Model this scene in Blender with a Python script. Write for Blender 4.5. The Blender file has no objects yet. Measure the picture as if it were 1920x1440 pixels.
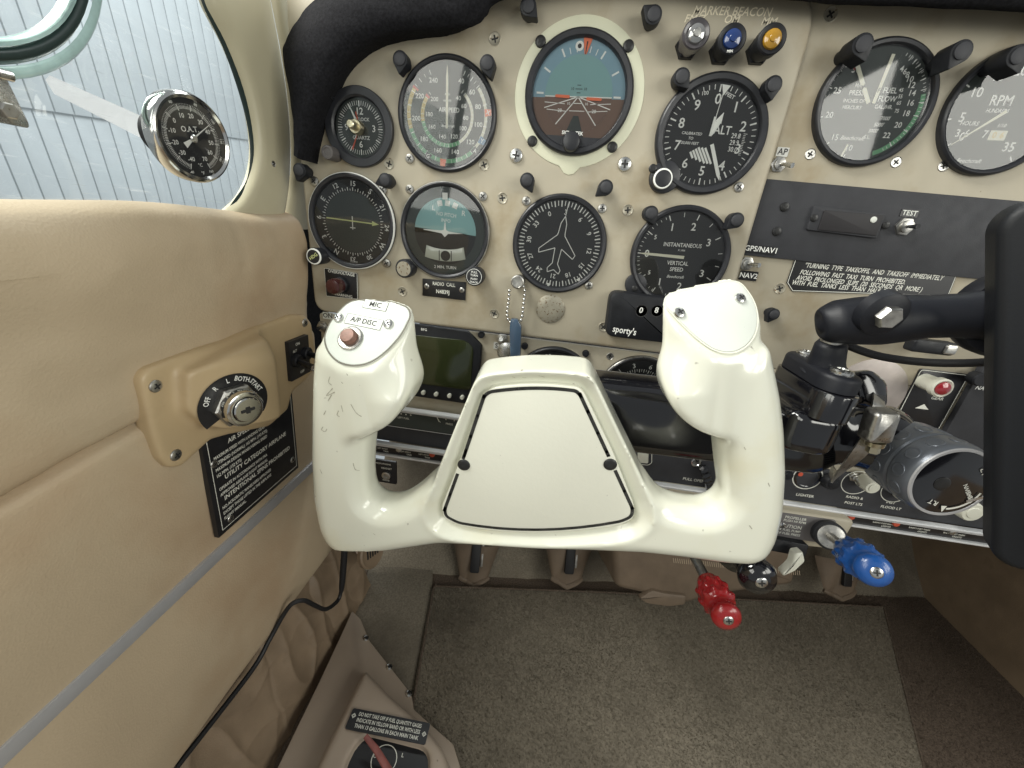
import bpy, math, random
import numpy as np
from mathutils import Vector, Matrix, noise as mnoise

# ------------------------------------------------------------------ camera, light, exposure
scene = bpy.context.scene
random.seed(7)
RIGHT = Vector((0.98891, 0.12828, 0.07482)); FOCAL = 734.816
_a = [math.radians(v) for v in (21.76222867, 3.94425591, 7.96429281)]
def _rot():
    cx, sx, cy, sy, cz, sz = (math.cos(_a[0]), math.sin(_a[0]), math.cos(_a[1]), math.sin(_a[1]), math.cos(_a[2]), math.sin(_a[2]))
    Rz = Matrix(((cz, -sz, 0), (sz, cz, 0), (0, 0, 1))); Rx = Matrix(((1, 0, 0), (0, cx, -sx), (0, sx, cx))); Ry = Matrix(((cy, 0, sy), (0, 1, 0), (-sy, 0, cy)))
    return Rz @ Rx @ Ry
_R = _rot()
RIGHT, DOWN, FWD = [Vector((_R[i][0], _R[i][2], -_R[i][1])) for i in range(3)]   # camera axes in the cabin frame: x right, y forward, z up
EYE = Vector((25.773, -373.794, 149.575))                                      # millimetres
cam_data = bpy.data.cameras.new('camera'); cam = bpy.data.objects.new('camera', cam_data)
scene.collection.objects.link(cam); scene.camera = cam
cam_data.sensor_width = 36; cam_data.lens = 36 * FOCAL / 1920
cam_data.clip_start = 0.01; cam_data.clip_end = 60
M = Matrix.Identity(4)
for r in range(3):
    M[r][0] = RIGHT[r]; M[r][1] = -DOWN[r]; M[r][2] = -FWD[r]; M[r][3] = EYE[r] * .001
cam.matrix_world = M

world = bpy.data.worlds.new('World'); scene.world = world; world.use_nodes = True
wn = world.node_tree.nodes; wl = world.node_tree.links
bg = wn['Background']; bg.inputs['Color'].default_value = (.93, .98, 1.0, 1); bg.inputs['Strength'].default_value = .30

def area(name, loc, target, sx, sy, power, color):
    d = bpy.data.lights.new(name, 'AREA'); d.shape = 'RECTANGLE'; d.size = sx; d.size_y = sy; d.energy = power; d.color = color
    o = bpy.data.objects.new(name, d); scene.collection.objects.link(o); o.location = loc
    o.rotation_euler = (Vector(target) - Vector(loc)).to_track_quat('-Z', 'Y').to_euler()
    return o
# daylight enters through the cabin windows: two on each side behind the camera, the windshield above, the pilot's side window
for nm, x, y, z, sx, sz, pw in (('right_door_window', .98, -.74, .48, .62, .56, 5.2), ('right_rear_window', .98, -1.55, .50, .66, .54, 6.8), ('left_rear_window', -.36, -1.42, .42, .62, .46, 3.8), ('left_pilot_window', -.36, -.78, .40, .46, .48, 3.0)):
    area(nm + '_light', (x, y, z), (x + (-1 if x > 0 else 1), y, z - .12), sx, sz, pw, (1, .99, .91))
area('windshield_light', (.2, .55, .95), (.05, -.25, 0), 1.2, .5, 9, (.95, 1, .98))
area('hangar_fill_light', (-1.6, 3.2, 3.2), (-4.0, 3.6, .6), 3, 2, 120, (.95, .99, 1))  # added fill lamp outside that brightens the hangar wall
area('left_side_window_light', (-.80, -.34, 1.0), (.05, -.15, -.1), .7, .5, 22, (1, .99, .93))

vs = scene.view_settings
vs.view_transform = 'Standard'; vs.look = 'None'; vs.exposure = 0.2; vs.gamma = 1.0; vs.use_curve_mapping = False
scene.cycles.use_denoising = True
scene.cycles.max_bounces = 8; scene.cycles.transparent_max_bounces = 16

# ------------------------------------------------------------------ frames: millimetre coordinates on real planes of the cockpit
def ray(px, py):
    return RIGHT * ((px - 960) / FOCAL) + DOWN * ((py - 720) / FOCAL) + FWD
class Frame:
    def __init__(s, o, U, V):
        s.o = Vector(o); s.U = Vector(U).normalized(); s.W = s.U.cross(Vector(V)).normalized(); s.V = s.W.cross(s.U).normalized()
    def P(s, u, v, w=0): return s.o + s.U * u + s.V * v + s.W * w
    def at(s, px, py, w=0):
        d = ray(px, py); t = ((s.o + s.W * w) - EYE).dot(s.W) / d.dot(s.W); q = EYE + d * t - s.o
        return (q.dot(s.U), q.dot(s.V))
    def sub(s, u, v, w=0, rot=0):
        c, n = math.cos(rot), math.sin(rot)
        return Frame(s.P(u, v, w), s.U * c + s.V * n, s.V * c - s.U * n)
    def sub_px(s, px, py, w=0, rot=0):
        u, v = s.at(px, py, w); return s.sub(u, v, w, rot)
    def angle(s, a, b, w=0):
        p, q = s.at(*a, w), s.at(*b, w); return math.atan2(q[1] - p[1], q[0] - p[0])
t2 = math.radians(2.0)
PANEL = Frame((0, 0, 0), (math.cos(t2), 0, math.sin(t2)), (-math.sin(t2), 0, math.cos(t2)))   # flight panel face, w towards the pilot
WALL = Frame((-222, 0, 0), (0, 1, 0), (0, 0, 1))                                             # left cabin wall, w into the cabin
FLOOR = Frame((0, 0, -430), (1, 0, 0), (0, 1, 0))
ty = math.radians(11.5)
YOKE = Frame((33, -150, 8), (math.cos(ty), 0, math.sin(ty)), (-math.sin(ty), 0, math.cos(ty)))

# ------------------------------------------------------------------ mesh builder (millimetres in, metres out)
_glyph = {}
def glyphs(s, shear=0, space=1.0):
    k = (s, shear, space)
    if k not in _glyph:
        c = bpy.data.curves.new('lettering', 'FONT'); c.body = s; c.size = 1; c.align_x = 'CENTER'; c.align_y = 'CENTER'; c.resolution_u = 2; c.shear = shear
        c.space_character = space; c.offset = .014; c.fill_mode = 'FRONT'
        o = bpy.data.objects.new('lettering', c); scene.collection.objects.link(o)
        bpy.context.view_layer.update()
        m = bpy.data.meshes.new_from_object(o.evaluated_get(bpy.context.evaluated_depsgraph_get()))
        _glyph[k] = ([(v.co.x, v.co.y) for v in m.vertices], [tuple(p.vertices) for p in m.polygons])
        bpy.data.meshes.remove(m); bpy.data.objects.remove(o); bpy.data.curves.remove(c)
    return _glyph[k]

def circle(r, n=32, u=0, v=0, a0=0): return [(u + r * math.cos(a0 + 2 * math.pi * i / n), v + r * math.sin(a0 + 2 * math.pi * i / n)) for i in range(n)]
def rrect(u0, v0, u1, v1, r, n=5):
    o = []
    for cx, cy, a in ((u1 - r, v1 - r, 0), (u0 + r, v1 - r, 90), (u0 + r, v0 + r, 180), (u1 - r, v0 + r, 270)):
        for i in range(n + 1):
            t = math.radians(a + 90 * i / n); o.append((cx + r * math.cos(t), cy + r * math.sin(t)))
    return o
def ccw(p):
    a = sum(p[i][0] * p[(i + 1) % len(p)][1] - p[(i + 1) % len(p)][0] * p[i][1] for i in range(len(p)))
    return list(p) if a > 0 else list(reversed(p))
def round_poly(p, r, n=4):
    p = ccw(p); o = []
    for i in range(len(p)):
        a, b, c = Vector(p[i - 1]), Vector(p[i]), Vector(p[(i + 1) % len(p)])
        rr = r[i] if isinstance(r, (list, tuple)) else r
        d0, d1 = (a - b), (c - b); k = min(rr, d0.length * .48, d1.length * .48)
        s, e = b + d0.normalized() * k, b + d1.normalized() * k
        for j in range(n + 1):
            t = j / n; o.append(tuple(s * (1 - t) ** 2 + b * 2 * t * (1 - t) + e * t * t))
    return o
def inset(p, d):
    n = len(p); o = []
    for i in range(n):
        a, b, c = Vector(p[i - 1]), Vector(p[i]), Vector(p[(i + 1) % n])
        e0 = (b - a); e1 = (c - b)
        if e0.length < 1e-6: e0 = e1
        if e1.length < 1e-6: e1 = e0
        n0 = Vector((-e0.y, e0.x)).normalized(); n1 = Vector((-e1.y, e1.x)).normalized(); m = n0 + n1
        m = m.normalized() if m.length > 1e-6 else n0
        o.append(tuple(b + m * (d / max(.35, m.dot(n0)))))
    return o
def smooth_path(pts, n=8, closed=False):
    P = [Vector(p) for p in pts]; o = []; L = len(P)
    for i in range(L if closed else L - 1):
        if closed: a, b, c, d = P[i - 1], P[i], P[(i + 1) % L], P[(i + 2) % L]
        else: a, b, c, d = P[max(i - 1, 0)], P[i], P[i + 1], P[min(i + 2, L - 1)]
        for j in range(n):
            t = j / n
            o.append(.5 * ((2 * b) + (c - a) * t + (2 * a - 5 * b + 4 * c - d) * t * t + (3 * b - a - 3 * c + d) * t ** 3))
    if not closed: o.append(P[-1])
    return o

class MB:
    def __init__(s): s.v = []; s.f = []; s.m = []; s.cur = 0
    def add(s, vs, fs):
        b = len(s.v); s.v += [tuple(p) for p in vs]; s.f += [tuple(i + b for i in f) for f in fs]; s.m += [s.cur] * len(fs); return s
    def mat(s, i): s.cur = i; return s
    def flat(s, F, pts, w=0):
        pts = ccw(pts); return s.add([F.P(u, v, w) for u, v in pts], [tuple(range(len(pts)))])
    def ring(s, F, outer, inner, w0, w1=None):
        n = len(outer); vs = [F.P(*p, w0) for p in outer] + [F.P(*p, w0 if w1 is None else w1) for p in inner]
        return s.add(vs, [(i, (i + 1) % n, n + (i + 1) % n, n + i) for i in range(n)])
    def prism(s, F, pts, w0, w1, bev=0, back=True, steps=2):
        pts = ccw(pts); n = len(pts); L = [([F.P(u, v, w0) for u, v in pts])]
        if bev:
            L.append([F.P(u, v, w1 - bev) for u, v in pts])
            for k in range(1, steps + 1):
                a = math.pi / 2 * k / steps; q = inset(pts, bev * (1 - math.cos(a)))
                L.append([F.P(u, v, w1 - bev + bev * math.sin(a)) for u, v in q])
        else: L.append([F.P(u, v, w1) for u, v in pts])
        vs = [p for l in L for p in l]; fs = []
        for k in range(len(L) - 1):
            fs += [(k * n + i, k * n + (i + 1) % n, (k + 1) * n + (i + 1) % n, (k + 1) * n + i) for i in range(n)]
        fs.append(tuple((len(L) - 1) * n + i for i in range(n)))
        if back: fs.append(tuple(reversed(range(n))))
        return s.add(vs, fs)
    def box(s, F, u0, u1, v0, v1, w0, w1, bev=0): return s.prism(F, [(u0, v0), (u1, v0), (u1, v1), (u0, v1)], w0, w1, bev)
    def lathe(s, F, prof, n=32, cap0=False, cap1=True, mod=None):
        vs = []; fs = []; k = len(prof)
        for r, w in prof:
            for i in range(n):
                a = 2 * math.pi * i / n; q = r * (mod(i, n, r, w) if mod else 1); vs.append(F.P(q * math.cos(a), q * math.sin(a), w))
        for j in range(k - 1):
            fs += [(j * n + i, j * n + (i + 1) % n, (j + 1) * n + (i + 1) % n, (j + 1) * n + i) for i in range(n)]
        if cap1: fs.append(tuple((k - 1) * n + i for i in range(n)))
        if cap0: fs.append(tuple(reversed(range(n))))
        return s.add(vs, fs)
    def tube(s, pts, rad, n=12, caps=True, flat=None):
        P = [Vector(p) for p in pts]; L = len(P); vs = []; fs = []; up = None
        for i in range(L):
            t = (P[min(i + 1, L - 1)] - P[max(i - 1, 0)]).normalized()
            if up is None:
                up = Vector((0, 0, 1)) if abs(t.z) < .9 else Vector((1, 0, 0))
            a = t.cross(up).normalized(); b = a.cross(t).normalized(); up = b
            r = rad[i] if isinstance(rad, (list, tuple)) else rad
            for j in range(n):
                q = 2 * math.pi * j / n; vs.append(P[i] + a * (r * math.cos(q)) + b * (r * (flat or 1) * math.sin(q)))
        for i in range(L - 1):
            fs += [(i * n + j, i * n + (j + 1) % n, (i + 1) * n + (j + 1) % n, (i + 1) * n + j) for j in range(n)]
        if caps: fs += [tuple(reversed(range(n))), tuple((L - 1) * n + j for j in range(n))]
        return s.add(vs, [tuple(reversed(f)) for f in fs])
    def text(s, F, t, size, u=0, v=0, w=.2, rot=0, shear=0, align=None, sx=1.0, space=1.0):
        vs, fs = glyphs(t, shear, space)
        if not vs: return s
        du = 0
        if align == 'L': du = -min(x for x, y in vs)
        if align == 'R': du = -max(x for x, y in vs)
        c, n = math.cos(rot), math.sin(rot)
        return s.add([F.P(u + size * (sx * (x + du) * c - y * n), v + size * (sx * (x + du) * n + y * c), w) for x, y in vs], fs)
    def line(s, F, a, b, wd, w=.2):
        a, b = Vector(a), Vector(b); d = (b - a).normalized(); q = Vector((-d.y, d.x)) * wd / 2
        return s.flat(F, [tuple(a - q), tuple(b - q), tuple(b + q), tuple(a + q)], w)
    def pline(s, F, pts, wd, w=.2, closed=False):
        n = len(pts)
        L = inset(ccw(pts), wd / 2) if closed else None
        if closed:
            pts = ccw(pts); return s.ring(F, inset(pts, -wd / 2), inset(pts, wd / 2), w)
        for i in range(n - 1): s.line(F, pts[i], pts[i + 1], wd, w)
        return s
    # dial helpers: angles in degrees clockwise from the top
    def tick(s, F, ang, r0, r1, wd, w=.2, wd1=None):
        a = math.radians(ang); d = Vector((math.sin(a), math.cos(a))); q = Vector((d.y, -d.x)); e = wd if wd1 is None else wd1
        return s.flat(F, [tuple(d * r0 - q * wd / 2), tuple(d * r0 + q * wd / 2), tuple(d * r1 + q * e / 2), tuple(d * r1 - q * e / 2)], w)
    def arc(s, F, a0, a1, r0, r1, w=.15):
        n = max(2, int(abs(a1 - a0) / 5)); A = [math.radians(a0 + (a1 - a0) * i / n) for i in range(n + 1)]
        vs = [F.P(r0 * math.sin(a), r0 * math.cos(a), w) for a in A] + [F.P(r1 * math.sin(a), r1 * math.cos(a), w) for a in A]
        return s.add(vs, [(i + 1, i, n + 1 + i, n + 2 + i) for i in range(n)])
    def dtext(s, F, t, size, ang, r, w=.2, radial=False, sx=1.0, rot=0):
        a = math.radians(ang); return s.text(F, t, size, r * math.sin(a), r * math.cos(a), w, rot=(-a if radial else math.radians(rot)), sx=sx)
    def build(s, name, mats, parent=None, smooth=35, origin=None):
        mats = mats if isinstance(mats, (list, tuple)) else [mats]
        if origin is None:
            if parent is not None: origin = parent['_o']
            else:
                A = np.array(s.v); origin = tuple((A.min(0) + A.max(0)) / 2)
        o3 = Vector(origin)
        me = bpy.data.meshes.new(name)
        me.from_pydata([((p[0] - o3.x) * .001, (p[1] - o3.y) * .001, (p[2] - o3.z) * .001) for p in s.v], [], s.f)
        for m in mats: me.materials.append(m)
        if len(mats) > 1: me.polygons.foreach_set('material_index', s.m)
        if smooth:
            me.polygons.foreach_set('use_smooth', [True] * len(s.f)); me.set_sharp_from_angle(angle=math.radians(smooth))
        me.update()
        o = bpy.data.objects.new(name, me); scene.collection.objects.link(o); ORIG[o] = tuple(o3)
        if parent is not None:
            o.parent = parent
        else: o.location = o3 * .001
        return o
ORIG = {}
class _PO: pass
_mb_build = MB.build
def _build(s, name, mats, parent=None, smooth=35, origin=None):
    if parent is not None and origin is None: origin = ORIG[parent]
    return _mb_build(s, name, mats, parent, smooth, origin)
MB.build = _build

def tag(o, label, cat, group=None):
    o['label'] = label; o['category'] = cat
    if group: o['group'] = group
    return o
def thing(name, label, cat, origin, group=None):
    o = bpy.data.objects.new(name, None); scene.collection.objects.link(o); o.empty_display_size = .01
    o.location = Vector(origin) * .001; ORIG[o] = tuple(origin)
    return tag(o, label, cat, group)
def struct(o): o['kind'] = 'structure'; return o

# ------------------------------------------------------------------ signed-distance modelling for moulded shapes
def poly_sdf(pts, X, Y):
    X, Y = np.broadcast_arrays(X, Y); pts = ccw(pts); d2 = np.full(X.shape, 1e18); ins = np.zeros(X.shape, bool); n = len(pts)
    for i in range(n):
        ax, ay = pts[i]; bx, by = pts[(i + 1) % n]; ex, ey = bx - ax, by - ay
        L = ex * ex + ey * ey
        if L < 1e-12: continue
        t = np.clip(((X - ax) * ex + (Y - ay) * ey) / L, 0, 1)
        d2 = np.minimum(d2, (X - ax - t * ex) ** 2 + (Y - ay - t * ey) ** 2)
        c = (ay > Y) != (by > Y)
        ins ^= c & (X < (bx - ax) * (Y - ay) / ((by - ay) if by != ay else 1e-12) + ax)
    d = np.sqrt(d2); return np.where(ins, -d, d)
def extr(d2, W, w0, w1, R):
    c, h = (w0 + w1) / 2, (w1 - w0) / 2
    a = d2 + R; b = np.abs(W - c) - h + R
    return np.minimum(np.maximum(a, b), 0) + np.sqrt(np.maximum(a, 0) ** 2 + np.maximum(b, 0) ** 2) - R
def smin(a, b, k): h = np.clip(.5 + .5 * (b - a) / k, 0, 1); return b * (1 - h) + a * h - k * h * (1 - h)
def smax(a, b, k): return -smin(-a, -b, k)
def capsule(X, Y, Z, a, b, ra, rb=None):
    rb = ra if rb is None else rb; e = [b[i] - a[i] for i in range(3)]; L = sum(q * q for q in e)
    t = np.clip(((X - a[0]) * e[0] + (Y - a[1]) * e[1] + (Z - a[2]) * e[2]) / L, 0, 1)
    return np.sqrt((X - a[0] - t * e[0]) ** 2 + (Y - a[1] - t * e[1]) ** 2 + (Z - a[2] - t * e[2]) ** 2) - (ra + (rb - ra) * t)
def sgrid(lo, hi, h):
    ax = [np.arange(lo[i], hi[i] + h, h) for i in range(3)]
    return np.meshgrid(*ax, indexing='ij', sparse=True)
def surface_net(D, lo, h, F, mb, relax=2):
    S = D < 0; nx, ny, nz = [k - 1 for k in D.shape]
    c = [(i, j, k) for i in (0, 1) for j in (0, 1) for k in (0, 1)]
    sl = lambda A, o: A[o[0]:o[0] + nx, o[1]:o[1] + ny, o[2]:o[2] + nz]
    cnt = sum(sl(S, o).astype(np.int8) for o in c); act = (cnt > 0) & (cnt < 8)
    I = np.argwhere(act); idx = np.full(act.shape, -1, np.int64); idx[act] = np.arange(len(I))
    acc = np.zeros((len(I), 3)); num = np.zeros(len(I))
    for a in c:
        for ax in range(3):
            if a[ax]: continue
            b = list(a); b[ax] = 1
            va = D[I[:, 0] + a[0], I[:, 1] + a[1], I[:, 2] + a[2]]; vb = D[I[:, 0] + b[0], I[:, 1] + b[1], I[:, 2] + b[2]]
            x = (va < 0) != (vb < 0); t = np.where(x, va / np.where(x, va - vb, 1), 0)
            p = np.array(a, float)[None, :].repeat(len(I), 0); p[:, ax] += t; acc[x] += p[x]; num += x
    V = (I + acc / num[:, None]) * h + np.array(lo)[None, :]
    Q = []
    for ax in range(3):
        b, d = [(1, 2), (2, 0), (0, 1)][ax]
        n = list(D.shape); n[ax] -= 1
        s0 = [slice(None)] * 3; s1 = [slice(None)] * 3; s0[ax] = slice(0, -1); s1[ax] = slice(1, None)
        A, B = S[tuple(s0)], S[tuple(s1)]
        for flip, m in ((False, A & ~B), (True, ~A & B)):
            E = np.argwhere(m)
            E = E[(E[:, b] > 0) & (E[:, d] > 0) & (E[:, b] < D.shape[b] - 1) & (E[:, d] < D.shape[d] - 1)]
            def g(db, dd): q = E.copy(); q[:, b] -= db; q[:, d] -= dd; return idx[q[:, 0], q[:, 1], q[:, 2]]
            q = np.stack([g(1, 1), g(0, 1), g(0, 0), g(1, 0)], 1)
            Q.append(q[:, ::-1] if flip else q)
    Q = np.concatenate(Q)
    for _ in range(relax):
        s = np.zeros_like(V); k = np.zeros(len(V))
        for i in range(4):
            for j in (1, 3): np.add.at(s, Q[:, i], V[Q[:, (i + j) % 4]]); np.add.at(k, Q[:, i], 1)
        V = V * .5 + .5 * s / np.maximum(k, 1)[:, None]
    U3 = np.array([F.U[:], F.V[:], F.W[:]]); Wd = V @ U3 + np.array(F.o[:])
    return mb.add(Wd.tolist(), Q.tolist())

# ------------------------------------------------------------------ procedural materials
def mat(name, col, rough=.5, metal=0, var=0, vscale=30, bump=0, bscale=800, coat=0, spec=.5, kind='noise', speck=0, sscale=400, speckcol=(.1, .08, .06), stain=None, trans=0, rvar=0):
    m = bpy.data.materials.new(name); m.use_nodes = True; nt = m.node_tree; N = nt.nodes; L = nt.links; b = N['Principled BSDF']
    b.inputs['Base Color'].default_value = (*col, 1); b.inputs['Roughness'].default_value = rough; b.inputs['Metallic'].default_value = metal
    b.inputs['Coat Weight'].default_value = coat; b.inputs['Coat Roughness'].default_value = .08; b.inputs['Specular IOR Level'].default_value = spec
    tc = N.new('ShaderNodeTexCoord'); out = None
    def noise(sc, det=4, rg=.55):
        n = N.new('ShaderNodeTexNoise'); n.inputs['Scale'].default_value = sc; n.inputs['Detail'].default_value = det; n.inputs['Roughness'].default_value = rg
        L.new(tc.outputs['Object'], n.inputs['Vector']); return n
    def mix(fac, a, c):
        x = N.new('ShaderNodeMix'); x.data_type = 'RGBA'; L.new(fac, x.inputs['Factor'])
        if a is None: x.inputs['A'].default_value = (*col, 1)
        elif isinstance(a, tuple): x.inputs['A'].default_value = (*a, 1)
        else: L.new(a, x.inputs['A'])
        if isinstance(c, tuple): x.inputs['B'].default_value = (*c, 1)
        else: L.new(c, x.inputs['B'])
        return x.outputs['Result']
    def ramp(src, a, c):
        r = N.new('ShaderNodeMapRange'); r.inputs['From Min'].default_value = a; r.inputs['From Max'].default_value = c; L.new(src, r.inputs['Value']); return r.outputs['Result']
    if var:
        n = noise(vscale); out = mix(ramp(n.outputs['Fac'], .3, .7), tuple(c * (1 - var) for c in col), tuple(min(1, c * (1 + var)) for c in col))
    if stain:
        sc, sctr, scol, amt = stain; n = noise(sc, 5, .6); r = ramp(n.outputs['Fac'], sctr, sctr + .18)
        mm = N.new('ShaderNodeMath'); mm.operation = 'MULTIPLY'; L.new(r, mm.inputs[0]); mm.inputs[1].default_value = amt
        out = mix(mm.outputs[0], out, scol)
    if speck:
        n = noise(sscale, 2); r = ramp(n.outputs['Fac'], 1 - speck, 1 - speck + .06); out = mix(r, out, speckcol)
    if out is not None: L.new(out, b.inputs['Base Color'])
    if rvar:
        n = noise(vscale * 2.3, 5); r = N.new('ShaderNodeMapRange'); r.inputs['To Min'].default_value = max(0, rough - rvar); r.inputs['To Max'].default_value = rough + rvar
        r.inputs['From Min'].default_value = .3; r.inputs['From Max'].default_value = .7; L.new(n.outputs['Fac'], r.inputs['Value']); L.new(r.outputs['Result'], b.inputs['Roughness'])
    if bump:
        bp = N.new('ShaderNodeBump'); bp.inputs['Strength'].default_value = bump; bp.inputs['Distance'].default_value = .0006
        if kind == 'leather':
            v = N.new('ShaderNodeTexVoronoi'); v.feature = 'SMOOTH_F1'; v.inputs['Scale'].default_value = bscale; v.inputs['Smoothness'].default_value = .6
            w_ = noise(bscale * .6, 2); ad = N.new('ShaderNodeVectorMath'); ad.operation = 'MULTIPLY_ADD'
            L.new(w_.outputs['Color'], ad.inputs[0]); ad.inputs[1].default_value = (.0012,) * 3; L.new(tc.outputs['Object'], ad.inputs[2]); L.new(ad.outputs[0], v.inputs['Vector'])
            L.new(v.outputs['Distance'], bp.inputs['Height'])
        else:
            n = noise(bscale, 6 if kind == 'noise' else 8, .6 if kind == 'noise' else .75); L.new(n.outputs['Fac'], bp.inputs['Height'])
        L.new(bp.outputs['Normal'], b.inputs['Normal'])
    if trans: b.inputs['Transmission Weight'].default_value = trans
    return m
def glass_mat(name, tint=(1, 1, 1), refl=1.0, rough=.0, haze=0):
    m = bpy.data.materials.new(name); m.use_nodes = True; N = m.node_tree.nodes; L = m.node_tree.links; N.remove(N['Principled BSDF'])
    t = N.new('ShaderNodeBsdfTransparent'); t.inputs['Color'].default_value = (*tint, 1)
    g = N.new('ShaderNodeBsdfGlossy'); g.inputs['Roughness'].default_value = rough
    fr = N.new('ShaderNodeFresnel'); fr.inputs['IOR'].default_value = 1.5
    mu = N.new('ShaderNodeMath'); mu.operation = 'MULTIPLY'; mu.inputs[1].default_value = refl * 2; mu.use_clamp = True; L.new(fr.outputs[0], mu.inputs[0])
    x = N.new('ShaderNodeMixShader'); L.new(mu.outputs[0], x.inputs[0]); L.new(t.outputs[0], x.inputs[1]); L.new(g.outputs[0], x.inputs[2]); res = x.outputs[0]
    if haze:
        d = N.new('ShaderNodeBsdfDiffuse'); d.inputs['Color'].default_value = (.85, .9, .9, 1); tr = N.new('ShaderNodeBsdfTranslucent'); tr.inputs['Color'].default_value = (.85, .9, .9, 1)
        y0 = N.new('ShaderNodeMixShader'); L.new(d.outputs[0], y0.inputs[1]); L.new(tr.outputs[0], y0.inputs[2])
        tc = N.new('ShaderNodeTexCoord'); mp = N.new('ShaderNodeMapping'); mp.inputs['Rotation'].default_value = (.6, 0, 0); mp.inputs['Scale'].default_value = (1, .12, 1.5); L.new(tc.outputs['Object'], mp.inputs[0])
        n = N.new('ShaderNodeTexNoise'); n.inputs['Scale'].default_value = 420; n.inputs['Detail'].default_value = 4; L.new(mp.outputs[0], n.inputs['Vector'])
        n2 = N.new('ShaderNodeTexNoise'); n2.inputs['Scale'].default_value = 14; L.new(tc.outputs['Object'], n2.inputs['Vector'])
        r = N.new('ShaderNodeMapRange'); r.inputs['From Min'].default_value = .6; r.inputs['From Max'].default_value = .78; L.new(n.outputs['Fac'], r.inputs['Value'])
        m2 = N.new('ShaderNodeMath'); m2.operation = 'MULTIPLY'; L.new(r.outputs['Result'], m2.inputs[0]); L.new(n2.outputs['Fac'], m2.inputs[1])
        m3 = N.new('ShaderNodeMath'); m3.operation = 'MULTIPLY_ADD'; L.new(m2.outputs[0], m3.inputs[0]); m3.inputs[1].default_value = haze; m3.inputs[2].default_value = .06; m3.use_clamp = True
        y = N.new('ShaderNodeMixShader'); L.new(m3.outputs[0], y.inputs[0]); L.new(res, y.inputs[1]); L.new(y0.outputs[0], y.inputs[2]); res = y.outputs[0]
    L.new(res, N['Material Output'].inputs['Surface'])
    return m
BEIGE = (.60, .53, .40)
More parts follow.
